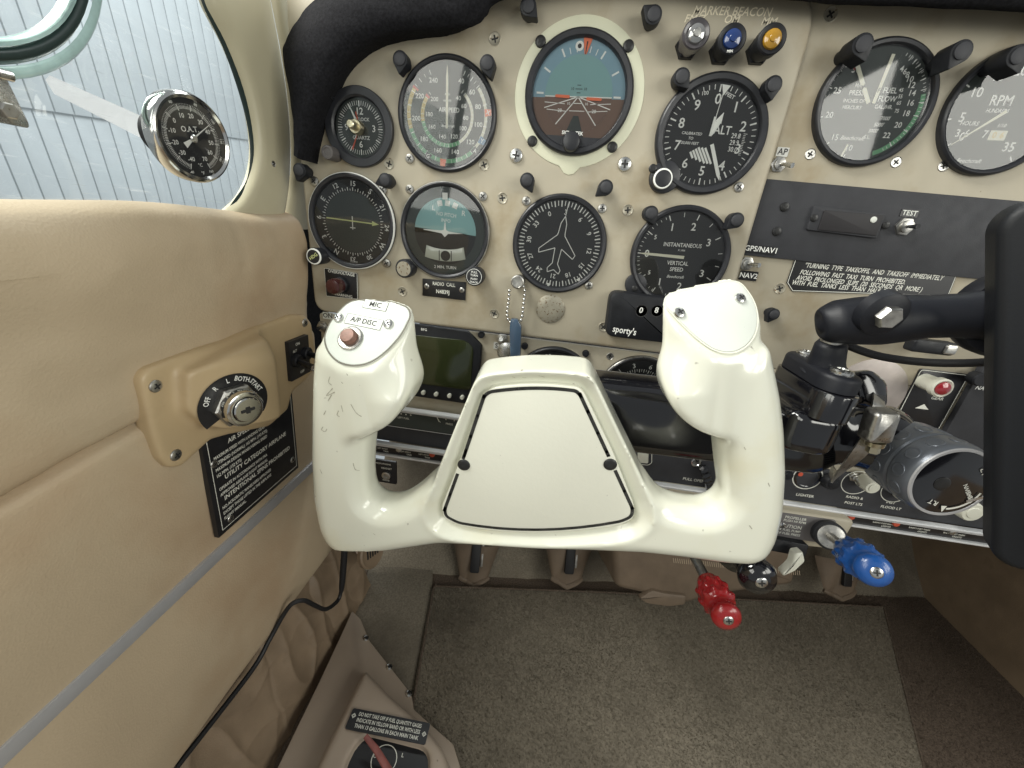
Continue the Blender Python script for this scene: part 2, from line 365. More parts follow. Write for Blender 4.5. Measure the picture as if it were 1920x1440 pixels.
M_ = dict(
    panel=mat('aged_cream_panel_paint', (.47, .425, .325), .55, var=.13, vscale=11, bump=.06, bscale=500, stain=(15, .50, (.345, .275, .17), .7), speck=.245, sscale=180, speckcol=(.28, .23, .16), rvar=.1),
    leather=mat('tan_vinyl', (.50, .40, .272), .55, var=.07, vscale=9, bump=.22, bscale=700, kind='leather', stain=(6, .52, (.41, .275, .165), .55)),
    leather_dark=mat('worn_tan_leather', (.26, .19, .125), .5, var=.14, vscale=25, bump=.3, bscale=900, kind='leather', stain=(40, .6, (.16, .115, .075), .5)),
    trim=mat('cream_window_trim', (.52, .475, .33), .42, var=.05, vscale=12, bump=.04, bscale=300, rvar=.08),
    mould=mat('tan_moulding', (.51, .385, .225), .42, var=.07, vscale=18, bump=.05, bscale=700, stain=(50, .62, (.38, .26, .15), .35)),
    white=mat('white_enamel', (.755, .76, .65), .2, var=.02, vscale=10, coat=.6, bump=.035, bscale=300, stain=(13, .55, (.70, .66, .47), .5), speck=.27, sscale=150, speckcol=(.38, .36, .30), rvar=.06),
    white_plate=mat('white_textured_enamel', (.765, .765, .66), .35, var=.02, vscale=14, coat=.2, bump=.22, bscale=330, speck=.25, sscale=260, speckcol=(.5, .48, .42)),
    white_grip=mat('pale_plastic_plate', (.68, .71, .65), .4, var=.02, vscale=25, bump=.12, bscale=900, speck=.26, sscale=300, speckcol=(.42, .42, .40)),
    black=mat('black_plastic', (.012, .013, .016), .5, spec=.35, var=.3, vscale=60, bump=.06, bscale=900, rvar=.1),
    black_matte=mat('black_crackle', (.032, .033, .038), .62, var=.15, vscale=50, bump=.25, bscale=1300, rvar=.05),
    black_gloss=mat('black_gloss_enamel', (.006, .006, .008), .12, coat=.8, bump=.03, bscale=120, rvar=.05),
    mount_black=mat('blue_black_powder_coat', (.007, .008, .012), .5, spec=.4, bump=.12, bscale=900),
    bezel=mat('bezel_black', (.02, .021, .025), .38, var=.2, vscale=80, rvar=.08),
    dial=mat('dial_black', (.022, .023, .024), .7),
    dial_grey=mat('dial_grey', (.05, .06, .055), .7),
    dial_brown=mat('attitude_ground_brown', (.20, .125, .09), .7),
    dial_sky=mat('attitude_sky_blue', (.25, .43, .43), .7),
    dial_rim=mat('attitude_rim_blue', (.25, .40, .48), .7),
    aqua=mat('turn_card_aqua', (.30, .52, .52), .7),
    mark=mat('white_print', (.90, .91, .86), .6),
    cream_mark=mat('cream_print', (.75, .74, .60), .6),
    green=mat('green_arc', (.16, .42, .22), .6), yellow=mat('yellow_arc', (.66, .52, .18), .6), redm=mat('red_mark', (.62, .10, .05), .55),
    orange=mat('orange_mark', (.85, .20, .08), .55), blue_mark=mat('blue_mark', (.10, .25, .42), .55), lemon=mat('lemon_needle', (.72, .78, .35), .5),
    cream=mat('cream_bezel_ring', (.74, .74, .56), .45, var=.03, vscale=30, speck=.24, sscale=300, speckcol=(.5, .45, .3)),
    steel=mat('bright_steel', (.62, .62, .60), .25, 1, var=.1, vscale=120, rvar=.1),
    nickel=mat('aged_nickel', (.50, .49, .46), .38, 1, var=.2, vscale=200, rvar=.12),
    chrome=mat('polished_chrome', (.66, .66, .64), .12, 1),
    alum=mat('brushed_aluminium', (.72, .73, .74), .36, .12, var=.05, vscale=60, rvar=.06),
    strip=mat('grey_anodised_strip', (.50, .50, .51), .42, .35, var=.05, vscale=30, rvar=.05),
    brass=mat('brass_nickel', (.62, .56, .40), .3, 1),
    iron=mat('dark_recess', (.02, .02, .02), .6),
    black_screw=mat('black_oxide_screw', (.03, .03, .03), .35, .3),
    fabric=mat('black_felt', (.013, .013, .015), .95, var=.4, vscale=500, bump=1.0, bscale=420, kind='carpet', spec=.15),
    carpet=mat('olive_carpet', (.235, .205, .158), .95, var=.24, vscale=420, bump=1.0, bscale=700, kind='carpet', spec=.1, stain=(6, .48, (.13, .112, .086), .7)),
    carpet_dark=mat('brown_carpet', (.135, .104, .08), .95, var=.4, vscale=460, bump=1.0, bscale=700, kind='carpet', spec=.1, stain=(11, .55, (.075, .058, .045), .5)),
    metal_tan=mat('mauve_tan_painted_metal', (.37, .30, .235), .5, var=.06, vscale=15, bump=.04, bscale=400, speck=.25, sscale=90, speckcol=(.12, .09, .07), rvar=.06),
    placard=mat('black_placard', (.014, .014, .016), .35, var=.2, vscale=90), etch=mat('engraved_letters', (.80, .80, .72), .6),
    faded=mat('faded_panel_print', (.86, .78, .60), .6), label=mat('paper_label', (.74, .76, .70), .5), ink=mat('black_ink', (.02, .02, .02), .6),
    red=mat('red_knob_plastic', (.30, .012, .014), .25, coat=.5, rvar=.06), blue=mat('blue_knob_plastic', (.012, .08, .30), .3, coat=.4, rvar=.06),
    knob_white=mat('ivory_knob', (.70, .70, .60), .35, coat=.2), grey_knob=mat('grey_anodised_knob', (.15, .165, .19), .3, .4),
    lens_red=mat('dark_red_lens', (.05, .010, .010), .25, coat=.6), lens_clear=mat('clear_lens', (.3, .3, .3), .1, .6, coat=1), lens_blue=mat('blue_lens', (.008, .03, .13), .12, coat=1),
    lens_amber=mat('amber_lens', (.36, .19, .012), .15, coat=1), crt=mat('green_tube_screen', (.022, .030, .008), .18, coat=.6, var=.2, vscale=20),
    plate_round=mat('bare_pinkish_plate', (.45, .40, .37), .42, .35, var=.15, vscale=60, speck=.28, sscale=220, speckcol=(.25, .2, .17)),
    plug=mat('pitted_plug', (.42, .39, .31), .42, .5, var=.12, vscale=70, speck=.40, sscale=520, speckcol=(.16, .10, .05)),
    siding=mat('white_metal_siding', (.62, .66, .68), .5, var=.06, vscale=4, bump=.05, bscale=60), siding_gap=mat('siding_joint_grey', (.46, .49, .51), .7),  # second colour: plain grey for the siding joints and the ground
    rubber=mat('black_rubber', (.012, .012, .013), .55, bump=.1, bscale=600), seal=mat('dark_green_sealant', (.015, .03, .028), .4, bump=.2, bscale=150),
    acrylic_edge=mat('acrylic_edge', (.35, .50, .46), .25, var=.35, vscale=40, coat=.5, trans=.35), blue_tag=mat('translucent_blue_tag', (.10, .17, .27), .12, coat=.6, trans=.45),
    pink=mat('worn_copper_button', (.22, .115, .085), .45, .2, var=.25, vscale=300), tape=mat('faded_white_label', (.62, .62, .58), .6),
    glass=glass_mat('instrument_glass', refl=.75, rough=.035), window=glass_mat('scratched_acrylic', (.93, .97, .97), .8, haze=.55),
    case=mat('tablet_case_rubber', (.008, .009, .011), .5, spec=.3, bump=.15, bscale=700), case_face=mat('tablet_case_grey', (.045, .05, .055), .6, bump=.3, bscale=500),
    shaded_boot_leather=mat('footwell_shaded_leather', (.18, .135, .095), .55, var=.15, vscale=30, bump=.3, bscale=900, kind='leather'),  # tan leather with the footwell's shade put into its colour
    stitch=mat('tan_stitching', (.45, .36, .26), .8),
)
# ------------------------------------------------------------------ setting: cabin wall, window, floor
def noise1(x, y, s):
    return (math.sin(x * .031 * s + 1.3) * math.sin(y * .043 * s + .7) + .5 * math.sin(x * .083 * s + y * .061 * s) + .35 * math.sin(x * .17 * s - y * .13 * s + 2.1))
def wall_strip(prof, y0, y1, ny, disp=None, name='panel'):
    mb = MB(); vs = []; n = len(prof)
    for i in range(ny + 1):
        y = y0 + (y1 - y0) * i / ny
        for j, (z, w) in enumerate(prof):
            dz, dw = disp(y, z) if disp else (0, 0)
            vs.append(WALL.P(y, z + dz, w + dw))
    fs = [((i * n + j), ((i + 1) * n + j), ((i + 1) * n + j + 1), (i * n + j + 1)) for i in range(ny) for j in range(n - 1)]
    return mb.add(vs, [tuple(reversed(f)) for f in fs])
def seam_z(y): return -7 + (y + 248) * .118
def spline_prof(P, n=6):
    return [(p.x, p.y) for p in smooth_path([Vector((a, b)) for a, b in P], n)]
up_prof = spline_prof([(112, -26), (126, -22), (133, -14), (132, -4), (126, 4), (112, 9), (92, 9.5), (70, 7), (45, 4.5), (20, 4), (12, 3.5), (5, 1.5), (1, -3), (0, -7)], 6)
def up_disp(y, z):
    k = max(0, min(1, (30 - z) / 30)); e = max(0, (y + 8) / 14)
    return (seam_z(y) * k + (0 if z < 100 else (.012 * (y + 60) + 1.6 * math.sin(y * .035))), noise1(y, z, .45) * 1.0 + 1.6 * mnoise.noise(Vector((y * .02, z * .035, 1))) + .7 * max(0, 1 - 2.4 * abs(mnoise.noise(Vector((y * .035, z * .02, 7))))) ** 4 - 9 * e * e - (4 * math.exp(-((y + 84) / 2.2) ** 2) * .25 if z > 90 else 0))
wall = struct(wall_strip(up_prof, -700, 10, 150, up_disp).build('cabin_sidewall', M_['leather'], origin=(-222, -200, 0)))
mid_prof = spline_prof([(2, -8), (0, -4), (-3, .8), (-10, 2.5), (-40, 2.5), (-90, 1), (-138, 0)], 6)
def mid_disp(y, z): k = max(0, min(1, (z + 60) / 60)); return (seam_z(y) * k - 1.2 * k, noise1(y, z, .35) * .7)
wall_strip(mid_prof, -700, 10, 90, mid_disp).build('middle_panel', M_['leather'], wall)
low_prof = spline_prof([(-147, 0), (-152, 1), (-200, 5), (-250, 6), (-290, 4), (-303, 0), (-307, -7), (-305, -14)], 5)
lp = wall_strip(low_prof, -700, 70, 90, lambda y, z: (noise1(y, 0, .3) * 1.5, noise1(y, z, .3) * 1.0)).build('lower_panel', M_['leather'], wall)
mb = MB()
for y in range(-690, 0, 6):
    pass
tr = MB().prism(WALL, [(-700, -149), (12, -149), (12, -137), (-700, -137)], -1, 2.6, .8).build('aluminium_trim_strip', M_['strip'])
tag(tr, 'straight grey aluminium trim strip running along the tan sidewall', 'trim strip')
struct(MB().box(WALL, -700, 90, -440, 120, -40, -27).build('sidewall_backing', M_['fabric']))

# window trim and windshield post
def wpts(L, w): return [WALL.at(x, y, w) for x, y in L]
inner = [(378, -90), (392, 0), (432, 82), (462, 160), (478, 225), (484, 285), (476, 335), (455, 375), (428, 402), (400, 450)]
outer = [(498, -90), (512, 0), (528, 90), (541, 180), (547, 260), (546, 330), (541, 380), (536, 412), (530, 450)]
def ribbon(Fr, A, B, prof, n=40, name='trim'):
    A = smooth_path([Vector(a) for a in A], 8); B = smooth_path([Vector(b) for b in B], 8); vs = []; k = len(prof)
    for i in range(n + 1):
        t = i / n; a = A[min(int(t * (len(A) - 1)), len(A) - 1)]; b = B[min(int(t * (len(B) - 1)), len(B) - 1)]
        for s, w in prof: q = a.lerp(b, s); vs.append(Fr.P(q.x, q.y, w))
    return MB().add(vs, [(i * k + j, i * k + j + 1, (i + 1) * k + j + 1, (i + 1) * k + j) for i in range(n) for j in range(k - 1)])
tp = [(0, -17), (.02, -10), (.08, -7.5), (.2, -6.5), (.6, -6), (.85, -7), (.95, -9), (1, -13)]
wf = thing('window_trim', 'cream curved window trim between the side window and the windshield post', 'window trim', (-228, -40, 200))
ribbon(WALL, wpts(inner, -9), wpts(outer, -9), tp).build('frame', M_['trim'], wf, smooth=60)
post_in = [(496, -90), (514, 0), (531, 90), (544, 180), (550, 260), (549, 330), (536, 400), (530, 430)]
post_out = [(535, -90), (548, 0), (566, 90), (578, 170), (585, 240), (586, 300), (588, 360), (590, 430)]
ribbon(WALL, wpts(post_in, -12), wpts(post_out, -12), [(0, -15), (.08, -11.5), (.3, -10), (.7, -11), (.9, -13), (1, -18)]).build('windshield_post', M_['trim'], wf, smooth=60)
u, v = WALL.at(513, 307, -6)
def screw_mb(F, r, h=1.2, mats_cross=1, rot=.4, dome=True, mb=None):
    mb = mb or MB(); mb.mat(0)
    prof = [(r, 0), (r, h * .35), (r * .9, h * .7), (r * .6, h * .95), (r * .25, h)] if dome else [(r, 0), (r, .3), (r * .93, .45), (r * .85, .2), (r * .3, .15)]
    mb.lathe(F, prof, 18); mb.mat(1); t = (h if dome else .2) + .12; c = r * .55; d = r * .13
    Fr = F.sub(0, 0, 0, rot)
    for a, b in (((-c, 0), (c, 0)), ((0, -c), (0, c))): mb.line(Fr, a, b, d * 2, t + (.03 if a[0] == 0 else 0))
    mb.mat(0); return mb
MB().lathe(WALL.sub(u, v, -7), [(2.6, 0), (2.4, 1.2), (1.2, 1.9), (.3, 2)], 14).build('rivet', M_['steel'], wf)
# window pane, seal, storm window
gw = -15
pane = WALL.sub(0, 0, 0); gp = [(-560, 118), *[p for p in wpts(list(reversed([(x + 4, y) for x, y in inner])), -12)], (-560, 330)]
sw = thing('side_window', 'scratched clear acrylic side window with a dark sealed edge', 'window', WALL.P(-150, 190, gw))
MB().flat(WALL, [(-560, 105), WALL.at(445, 415, gw), WALL.at(492, 350, gw), WALL.at(495, 270, gw), WALL.at(478, 180, gw), WALL.at(445, 80, gw), WALL.at(405, 0, gw), WALL.at(390, -90, gw), (-560, 340)], gw).build('pane', M_['window'], sw)
sin_ = [(360, -90), (376, 0), (418, 88), (449, 168), (466, 232), (472, 288), (464, 335), (444, 372), (418, 400), (395, 415)]
sin_ = [(x + random.uniform(-2.5, 2.5), y + random.uniform(-2, 2)) for x, y in sin_]
ribbon(WALL, wpts(sin_, -14.2), wpts([(x + 10, y) for x, y in inner], -14.2), [(0, -14.6), (.15, -13), (.9, -12.5), (1, -12.4)]).build('seal', M_['seal'], sw, smooth=60)
def circ3(a, b, c):
    ax, ay = a; bx, by = b; cx, cy = c; d = 2 * (ax * (by - cy) + bx * (cy - ay) + cx * (ay - by))
    ux = ((ax * ax + ay * ay) * (by - cy) + (bx * bx + by * by) * (cy - ay) + (cx * cx + cy * cy) * (ay - by)) / d
    uy = ((ax * ax + ay * ay) * (cx - bx) + (bx * bx + by * by) * (ax - cx) + (cx * cx + cy * cy) * (bx - ax)) / d
    return ux, uy, math.hypot(ax - ux, ay - uy)
cu, cv, cr = circ3(*wpts([(5, 150), (130, 116), (190, 5)], -12))
sf = WALL.sub(cu, cv, 0)
st = thing('storm_window', 'round clear acrylic storm window ring set in the side window', 'window', sf.P(0, 0, -12))
ringp = [(cr, -15), (cr, -11.5), (cr - 1.5, -10), (cr - 4, -9.6), (cr - 5, -10.2)]
MB().lathe(sf, ringp, 72, cap1=False).build('outer_ring', M_['acrylic_edge'], st, smooth=60)
MB().lathe(sf, [(cr - 5.2, -12.6), (cr - 7, -9.5), (cr - 9.5, -8.8), (cr - 11, -9.6), (cr - 11.2, -15)], 72, cap1=False).build('seal_groove', M_['seal'], st, smooth=60)
MB().lathe(sf, [(cr - 11.4, -14), (cr - 12, -8.2), (cr - 13.5, -7.8), (cr - 14.2, -9), (cr - 14.4, -14)], 72, cap1=False).build('inner_ring', M_['acrylic_edge'], st, smooth=60)
# latch at the frame edge
lf = WALL.sub_px(6, 190, -6)
lt = thing('storm_window_latch', 'bright steel latch bracket with a hex bolt at the storm window edge', 'latch', lf.P(0, 0, 0))
k = 1 / 2.1
MB().prism(lf, round_poly([(-14, -9), (5.5, -9), (6, -7), (2.5, 9), (-14, 9)], 1.2), 0, 2, .5).build('bracket', M_['steel'], lt)
MB().lathe(lf.sub(-1, -3.5, 2), [(3.4, 0), (3.4, 1.6), (2.9, 2.1)], 6).build('bolt', M_['nickel'], lt)
MB().tube([lf.P(-14, 10, 2), lf.P(4, 10.5, 2)], 2.2, 12).build('hinge_pin', M_['steel'], lt)

# outside: hangar wall seen through the window
slope = math.radians(5.7)
HW = Frame((-4022, 3600, 600), (0, math.cos(slope), math.sin(slope)), (0, -math.sin(slope), math.cos(slope)))
hang = thing('hangar_wall', 'pale corrugated metal hangar wall outside the side window', 'wall', HW.P(0, 0, 0))
MB().box(HW, -3800, 4600, -1900, 2600, -60, -20).build('backing', M_['siding_gap'], hang)
bm_up = None
def sheet_mb(h0, h1, off): return MB().prism(HW, [(0, h0), (129, h0), (129, h1), (0, h1)], -25 + off, off, 6)
pitch = 138; su = sheet_mb(-10, 2500, 22).build('siding_board', M_['siding'], hang); sl = sheet_mb(-1800, -4, 0).build('siding_board', M_['siding'], hang)
for i in range(-26, 33):
    for src in (su, sl):
        o = src if i == -26 else src.copy()
        if i != -26: scene.collection.objects.link(o); o.parent = hang
        o.location = HW.U * (i * pitch * .001)
struct(MB().add([(-6000, -3000, -1500), (-240, -3000, -1500), (-240, 9000, -1500), (-6000, 9000, -1500)], [(0, 1, 2, 3)]).build('ground', M_['siding_gap']))

# outside-air thermometer
of = WALL.sub_px(362, 260, 22, WALL.angle((333, 240), (370, 241.5), 22) - math.radians(0))
of = Frame(of.o, of.U + Vector((.14, 0, 0)), of.V)
R0 = 23.6
oat = thing('outside_air_thermometer', 'round chrome outside air thermometer with black dial mounted in the side window', 'thermometer', of.P(0, 0, -30))
MB().lathe(of, [(R0 - 3, -6), (R0, -5.6), (R0, 0), (R0 - .8, 1.4), (R0 - 1.8, 1.8), (R0 - 3.4, 1), (R0 - 3.8, -1)], 64, cap0=True, cap1=False).build('bezel', M_['chrome'], oat)
MB().flat(of, circle(R0 - 3.6, 64), -.6).build('dial', M_['dial'], oat)
mk = MB()
for i in range(111):
    a = -162 + i * 324 / 110 ; a = 202 + i * 316 / 110
    big = i % 10 == 0
    mk.tick(of, a, 14.6 if not big else 14.0, 16.2 if not big else 16.8, .28 if not big else .45, -.4)
for i in range(101): mk.tick(of, 202 + i * 316 / 100, 16.6, 17.3, .2, -.4)
for i, t in enumerate(['-40', '-30', '-20', '-10', '0', '10', '20', '30', '40', '50', '60', '70']): mk.dtext(of, t, 3.3, 202 + i * 316 / 11, 11.6, -.4)
for a, t in ((338, '60'), (24, '80'), (60, '100'), (93, '120'), (125, '140'), (160, '160'), (200, '-40')): mk.dtext(of, t, 2.0, a, 18.7, -.4, radial=a < 150)
mk.text(of, 'O.A.T.', 4.0, 0, 4.6, -.4); mk.text(of, '°C', 2.5, .3, -14, -.4); mk.text(of, '°F', 2.5, .6, -18.4, -.4)
mk.build('markings', M_['mark'], oat)
nd = MB().tick(of, 60, 0, 15, 1.0, .2, .3).tick(of, 240, 1, 7, 1.2, .2, 3.2); nd.build('needle', M_['mark'], oat)
MB().lathe(of, [(2.2, -.4), (2.2, 1), (1.5, 1.5)], 16).build('hub', M_['steel'], oat)
MB().flat(of, circle(R0 - 3.7, 48), .8).build('glass', M_['glass'], oat)
MB().lathe(of, [(8, -26), (12, -25), (12, -11), (14, -8)], 32).build('collar', M_['rubber'], oat)
d0 = of.P(0, 0, -30); e0 = EYE + ray(96, 158) * ((-340 - EYE.x) / ray(96, 158).x); dv = (e0 - d0); bf = Frame(d0, dv, (0, .3, 1))
L = dv.length
MB().prism(bf, [(0, -6), (L - 14, -5), (L, 1), (L - 4, 5), (0, 6)], -3, 3, .8).build('probe_shield', M_['strip'], oat)
MB().lathe(bf.sub(L * .45, 0, 3), [(2.2, 0), (2, 1), (.5, 1.4)], 12).build('rivet', M_['iron'], oat)

# ------------------------------------------------------------------ floor and footwell
struct(MB().add([(-300, -900, -430), (900, -900, -430), (900, 900, -430), (-300, 900, -430)], [(0, 1, 2, 3)]).build('cabin_floor', M_['carpet_dark']))
def slab(name, Fr, pts, w0, w1, m, r=6, bev=3): return MB().prism(Fr, round_poly(pts, r), w0, w1, bev).build(name, m)
fp = lambda L, w=0: [FLOOR.at(x, y, w) for x, y in L]
matp = fp([(811, 1096), (1140, 1108), (1660, 1136), (1740, 1450)], 8) + [(560, -700), (-30, -700)] + fp([(742, 1450), (768, 1330)], 8)
tag(slab('floor_mat', FLOOR, matp, 1, 8, M_['carpet'], 8, 3), 'large worn olive-brown carpet mat covering the footwell floor', 'floor mat')
mb = MB(); ml = inset(ccw(round_poly(matp, 8)), 3)
mb.tube([FLOOR.P(*p, 8) for p in ml + ml[:1]], 1.7, 6, caps=False).build('edge_binding', M_['carpet_dark'], [o for o in scene.objects if o.name == 'floor_mat'][0])
def sheet(P, nu, nv, f):
    vs = [];
    for i in range(nu + 1):
        for j in range(nv + 1): vs.append(f(i / nu, j / nv))
    k = nv + 1
    return MB().add(vs, [(i * k + j, (i + 1) * k + j, (i + 1) * k + j + 1, i * k + j + 1) for i in range(nu) for j in range(nv)])
def toe(s, t):
    x = -235 + s * 1100; y0 = 128 + (x + 95) * .178; b = Vector((x, y0 + t * 260, -431 + 300 * t - 34 * math.sin(math.pi * min(1, t * 2)) * .3))
    return b + Vector((0, 0, noise1(x, t * 200, .6) * 2))
struct(sheet(None, 60, 16, toe).build('footwell_bulkhead', M_['carpet'], origin=(200, 200, -350)))
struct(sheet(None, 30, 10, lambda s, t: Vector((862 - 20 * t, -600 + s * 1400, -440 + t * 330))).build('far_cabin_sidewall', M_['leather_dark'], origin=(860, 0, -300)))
# carpet beside the mat
cl = fp([(700, 1040), (812, 1040), (811, 1096), (768, 1330), (760, 1335), (735, 1262), (690, 1200), (665, 1150)], 3)
tag(slab('side_carpet', FLOOR, cl, 1, 4, M_['carpet'], 4, 1.5), 'strip of stained olive carpet between the floor mat and the fuel selector cover', 'carpet')
# leather boot below the wall
def boot(s, t):
    y = -330 + s * 410; z = -324 - t * 116; x = -244 + 52 * (t ** .8) + (8 * t * (y + 100) / 300)
    wr = 5.0 * math.sin(y * .075 + t * 5.5 + 1.2 * math.sin(y * .021)) * math.sin(math.pi * min(1, t * 1.15)) ** .6 + 2.6 * math.sin(y * .19 - t * 9 + 2 * math.sin(t * 3)) * (1 - abs(t - .35)) + 3.2 * math.exp(-((t - .42 - .05 * math.sin(y * .05)) / .05) ** 2)
    q = Vector((y * .010, z * .02, 3)); rd = 1 - abs(mnoise.noise(q * 1.6 + Vector((0, y * .012, 0)))) * 2.2; r2 = 1 - abs(mnoise.noise(q * 3.7)) * 2.2
    wp = 2.2 * mnoise.noise(Vector((y * .011, t * 1.6, 4))); f1 = abs(math.sin(y * .030 + t * 1.1 + wp)) ** .5; f2 = max(0, 1 - 2.6 * abs(mnoise.noise(Vector((y * .022 + t * .9, t * 1.3, 9))))) ** 2
    tuck = 3.5 * math.exp(-((t - .38 - .06 * math.sin(y * .03)) / .03) ** 2)
    return Vector((x + 4.5 * f1 * (1 - .45 * t) + 3.5 * f2 + 1.5 * max(0, rd) ** 3, y, z + 1.5 * math.sin(y * .11)))
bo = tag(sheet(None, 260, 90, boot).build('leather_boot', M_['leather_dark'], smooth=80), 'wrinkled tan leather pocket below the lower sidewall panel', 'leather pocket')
cpts = smooth_path([boot(.845, .52) + Vector((9, 0, 0)) for _ in (0,)] + [boot(.80, .5) + Vector((10, 0, -4)), boot(.74, .40) + Vector((9, 0, 2)), boot(.66, .34) + Vector((9, 0, 0)), boot(.54, .26) + Vector((7, 0, 0)), boot(.40, .10) + Vector((6, 0, 4)), boot(.2, .06) + Vector((5, 0, 4))], 10)
# ------------------------------------------------------------------ instrument panels and glareshield
pan = PANEL.at
def ppx(L, w=0): return [PANEL.at(x, y, w) for x, y in L]
fpanel = thing('flight_instrument_panel', 'raised aged cream flight panel holding the six main gauges', 'instrument panel', PANEL.P(-10, 180, 0))
out = round_poly([(-209, 51), (188, 51), (188, 326), (-211, 326)], [14, 8, 34, 40], 6)
MB().prism(PANEL, out, -7, 0, 3.2, steps=3).build('panel_plate', M_['panel'], fpanel, smooth=50)
def screws(parent, L, w, r, kind, dome=True):
    mats = {'s': [M_['steel'], M_['iron']], 'n': [M_['nickel'], M_['iron']], 'p': [M_['plug'], M_['iron']], 'b': [M_['black_screw'], M_['iron']]}[kind]
    for x, y in L:
        screw_mb(PANEL.sub_px(x, y, w), r, r * .42, rot=random.uniform(0, 1.5), dome=dome).build('screw', mats, parent)
screws(fpanel, [(968, 292), (1171, 308)], 0, 5.6, 's')
screws(fpanel, [(729.7, 307), (907.8, 309), (942, 371.5), (1177, 394), (754.6, 546.5), (927, 588), (928, 73), (1131, 613)], 0, 4.6, 'p', False)
screws(fpanel, [(768.7, 297.7), (768.7, 355), (905.7, 368.3), (986.7, 377), (1129, 391), (1103.6, 535), (1385, 351)], 0, 3.9, 'n')
screws(fpanel, [(590, 340), (725.5, 493.5), (718, 356)], 0, 4.2, 'n')
q = MB(); f = PANEL.sub(0, 0, 0)
q.text(PANEL.sub(*pan(1372, 22), 0, PANEL.angle((1318, 22), (1428, 25))), 'MARKER BEACON', 7.2, 0, 0, .2, shear=.25, sx=.92)
for s, x, y in (('FM/Z', 1302, 36), ('OM', 1371, 37), ('MM', 1441, 41)): q.text(PANEL.sub(*pan(x, y), 0, PANEL.angle((1318, 22), (1428, 25))), s, 6.6, 0, 0, .2, shear=.25)
q.build('lettering', M_['faded'], fpanel)
pu, pv = pan(1032, 579)
MB().lathe(PANEL.sub(pu, pv), [(13.4, 0), (13.4, .9), (12.6, 1.3), (5, 1.5)], 40).build('hole_plug', M_['plug'], fpanel)

# engine gauge panel on the right, set back a little
gp_ = thing('engine_gauge_panel', 'cream engine gauge panel right of the flight panel', 'instrument panel', PANEL.P(380, 200, -8))
MB().prism(PANEL, round_poly([(180, 48), (760, 48), (760, 326), (180, 326)], 4), -12, -7, 1).build('panel_plate', M_['panel'], gp_)
screws(gp_, [(1557, 27), (1461.6, 541)], -7, 4.8, 'p', False)
screws(gp_, [(1519, 289), (1680, 304), (1769, 311)], -7, 4.0, 'n', False)
# lower panel behind the yoke
lowp = thing('lower_sub_panel', 'cream lower sub-panel behind the yoke and control column', 'instrument panel', PANEL.P(100, 0, -8))
MB().prism(PANEL, round_poly([(-209, -52), (760, -52), (760, 47.6), (-209, 47.6)], 3), -12, -7.4, 1).build('panel_plate', M_['panel'], lowp)
screws(lowp, [(814, 598), (1675, 722), (1144, 668), (1514, 663)], -7.4, 3.6, 'n', False)
rp = PANEL.sub_px(1625, 735, -7.4)
MB().lathe(rp, [(33, 0), (33, 1.2), (32, 1.6), (10, 1.6)], 48).build('round_cover_plate', M_['plate_round'], lowp)
# black blank cover with a small annunciator
bl = thing('black_blanking_plate', 'wide black crackle blanking plate on the engine gauge panel', 'blanking plate', PANEL.P(280, 180, -6))
bu = [pan(1437, 335, -6)[0] - 6, 760]
bv = [pan(1600, 499, -6)[1], pan(1600, 350, -6)[1]]
MB().prism(PANEL, [(bu[0] - 6, bv[0]), (bu[1], bv[0]), (bu[1], bv[1]), (bu[0] - 6, bv[1])], -7, -4.6, .5).build('plate', M_['black_matte'], bl)
screws(bl, [(1470.6, 388), (1456, 434)], -4.6, 3.6, 'b')
an = PANEL.sub(0, 0, -4.6)
ap = [pan(x, y, -4.6) for x, y in ((1524, 386), (1658, 402), (1640, 447), (1510, 431))]
MB().prism(PANEL, round_poly(ap, 1.5), -4.6, -2.2, .6).build('annunciator_frame', M_['black_matte'], bl)
ap2 = [pan(x, y, -2.2) for x, y in ((1545, 394), (1656, 404), (1642, 442), (1533, 431))]
MB().prism(PANEL, round_poly(ap2, 1), -2.4, -1.4, .4).build('annunciator_window', mat('dark_smoked_plastic', (.022, .02, .022), .6), bl)
MB().lathe(PANEL.sub_px(1638, 412, -1.4), [(2.4, 0), (2.2, .6), (1, .9)], 16).build('indicator_dot', M_['label'], bl)
screws(bl, [(1526, 409), (1661, 422.7)], -2.4, 2.9, 'b')
# placard about turning take-offs
tpf = PANEL.sub(*pan(1632, 523, -7), -7, PANEL.angle((1497, 497), (1768, 523), -7))
tt = thing('takeoff_warning_placard', 'black placard warning about turning takeoffs under the blanking plate', 'placard', tpf.P(0, 0, 0))
cn = [tpf.at(x, y, 0) for x, y in ((1490, 484), (1794, 512), (1776, 556), (1484, 546), (1474, 530))]
MB().prism(tpf, cn, .1, 1.0).build('plate', M_['placard'], tt)
MB().pline(tpf, inset(ccw(cn), .7), .5, 1.1, True).build('border', M_['etch'], tt)
q = MB(); u0 = tpf.at(1509, 497, 1)[0]; u1 = tpf.at(1768, 523, 1)[0]; ls = ['"TURNING  TYPE  TAKEOFFS,  AND  TAKEOFF  IMMEDIATELY', 'FOLLOWING  FAST  TAXI  TURN  PROHIBITED.', 'AVOID  PROLONGED  SLIPS  (20  SECONDS  OR  MORE )', 'WITH  FUEL  TANKS  LESS  THAN  HALF  FULL."']
wd = max(x for x, y in glyphs(ls[0], .22)[0]) - min(x for x, y in glyphs(ls[0], .22)[0])
kx = (u1 - u0) / (wd * 5.4)
for i, t in enumerate(ls): q.text(tpf, t, 5.4, tpf.at([1509, 1504, 1500, 1496][i], 500, 1)[0], tpf.at(1600, [506, 520, 531, 541][i], 1)[1], 1.15, shear=.22, align='L', sx=kx)
q.build('lettering', M_['etch'], tt)

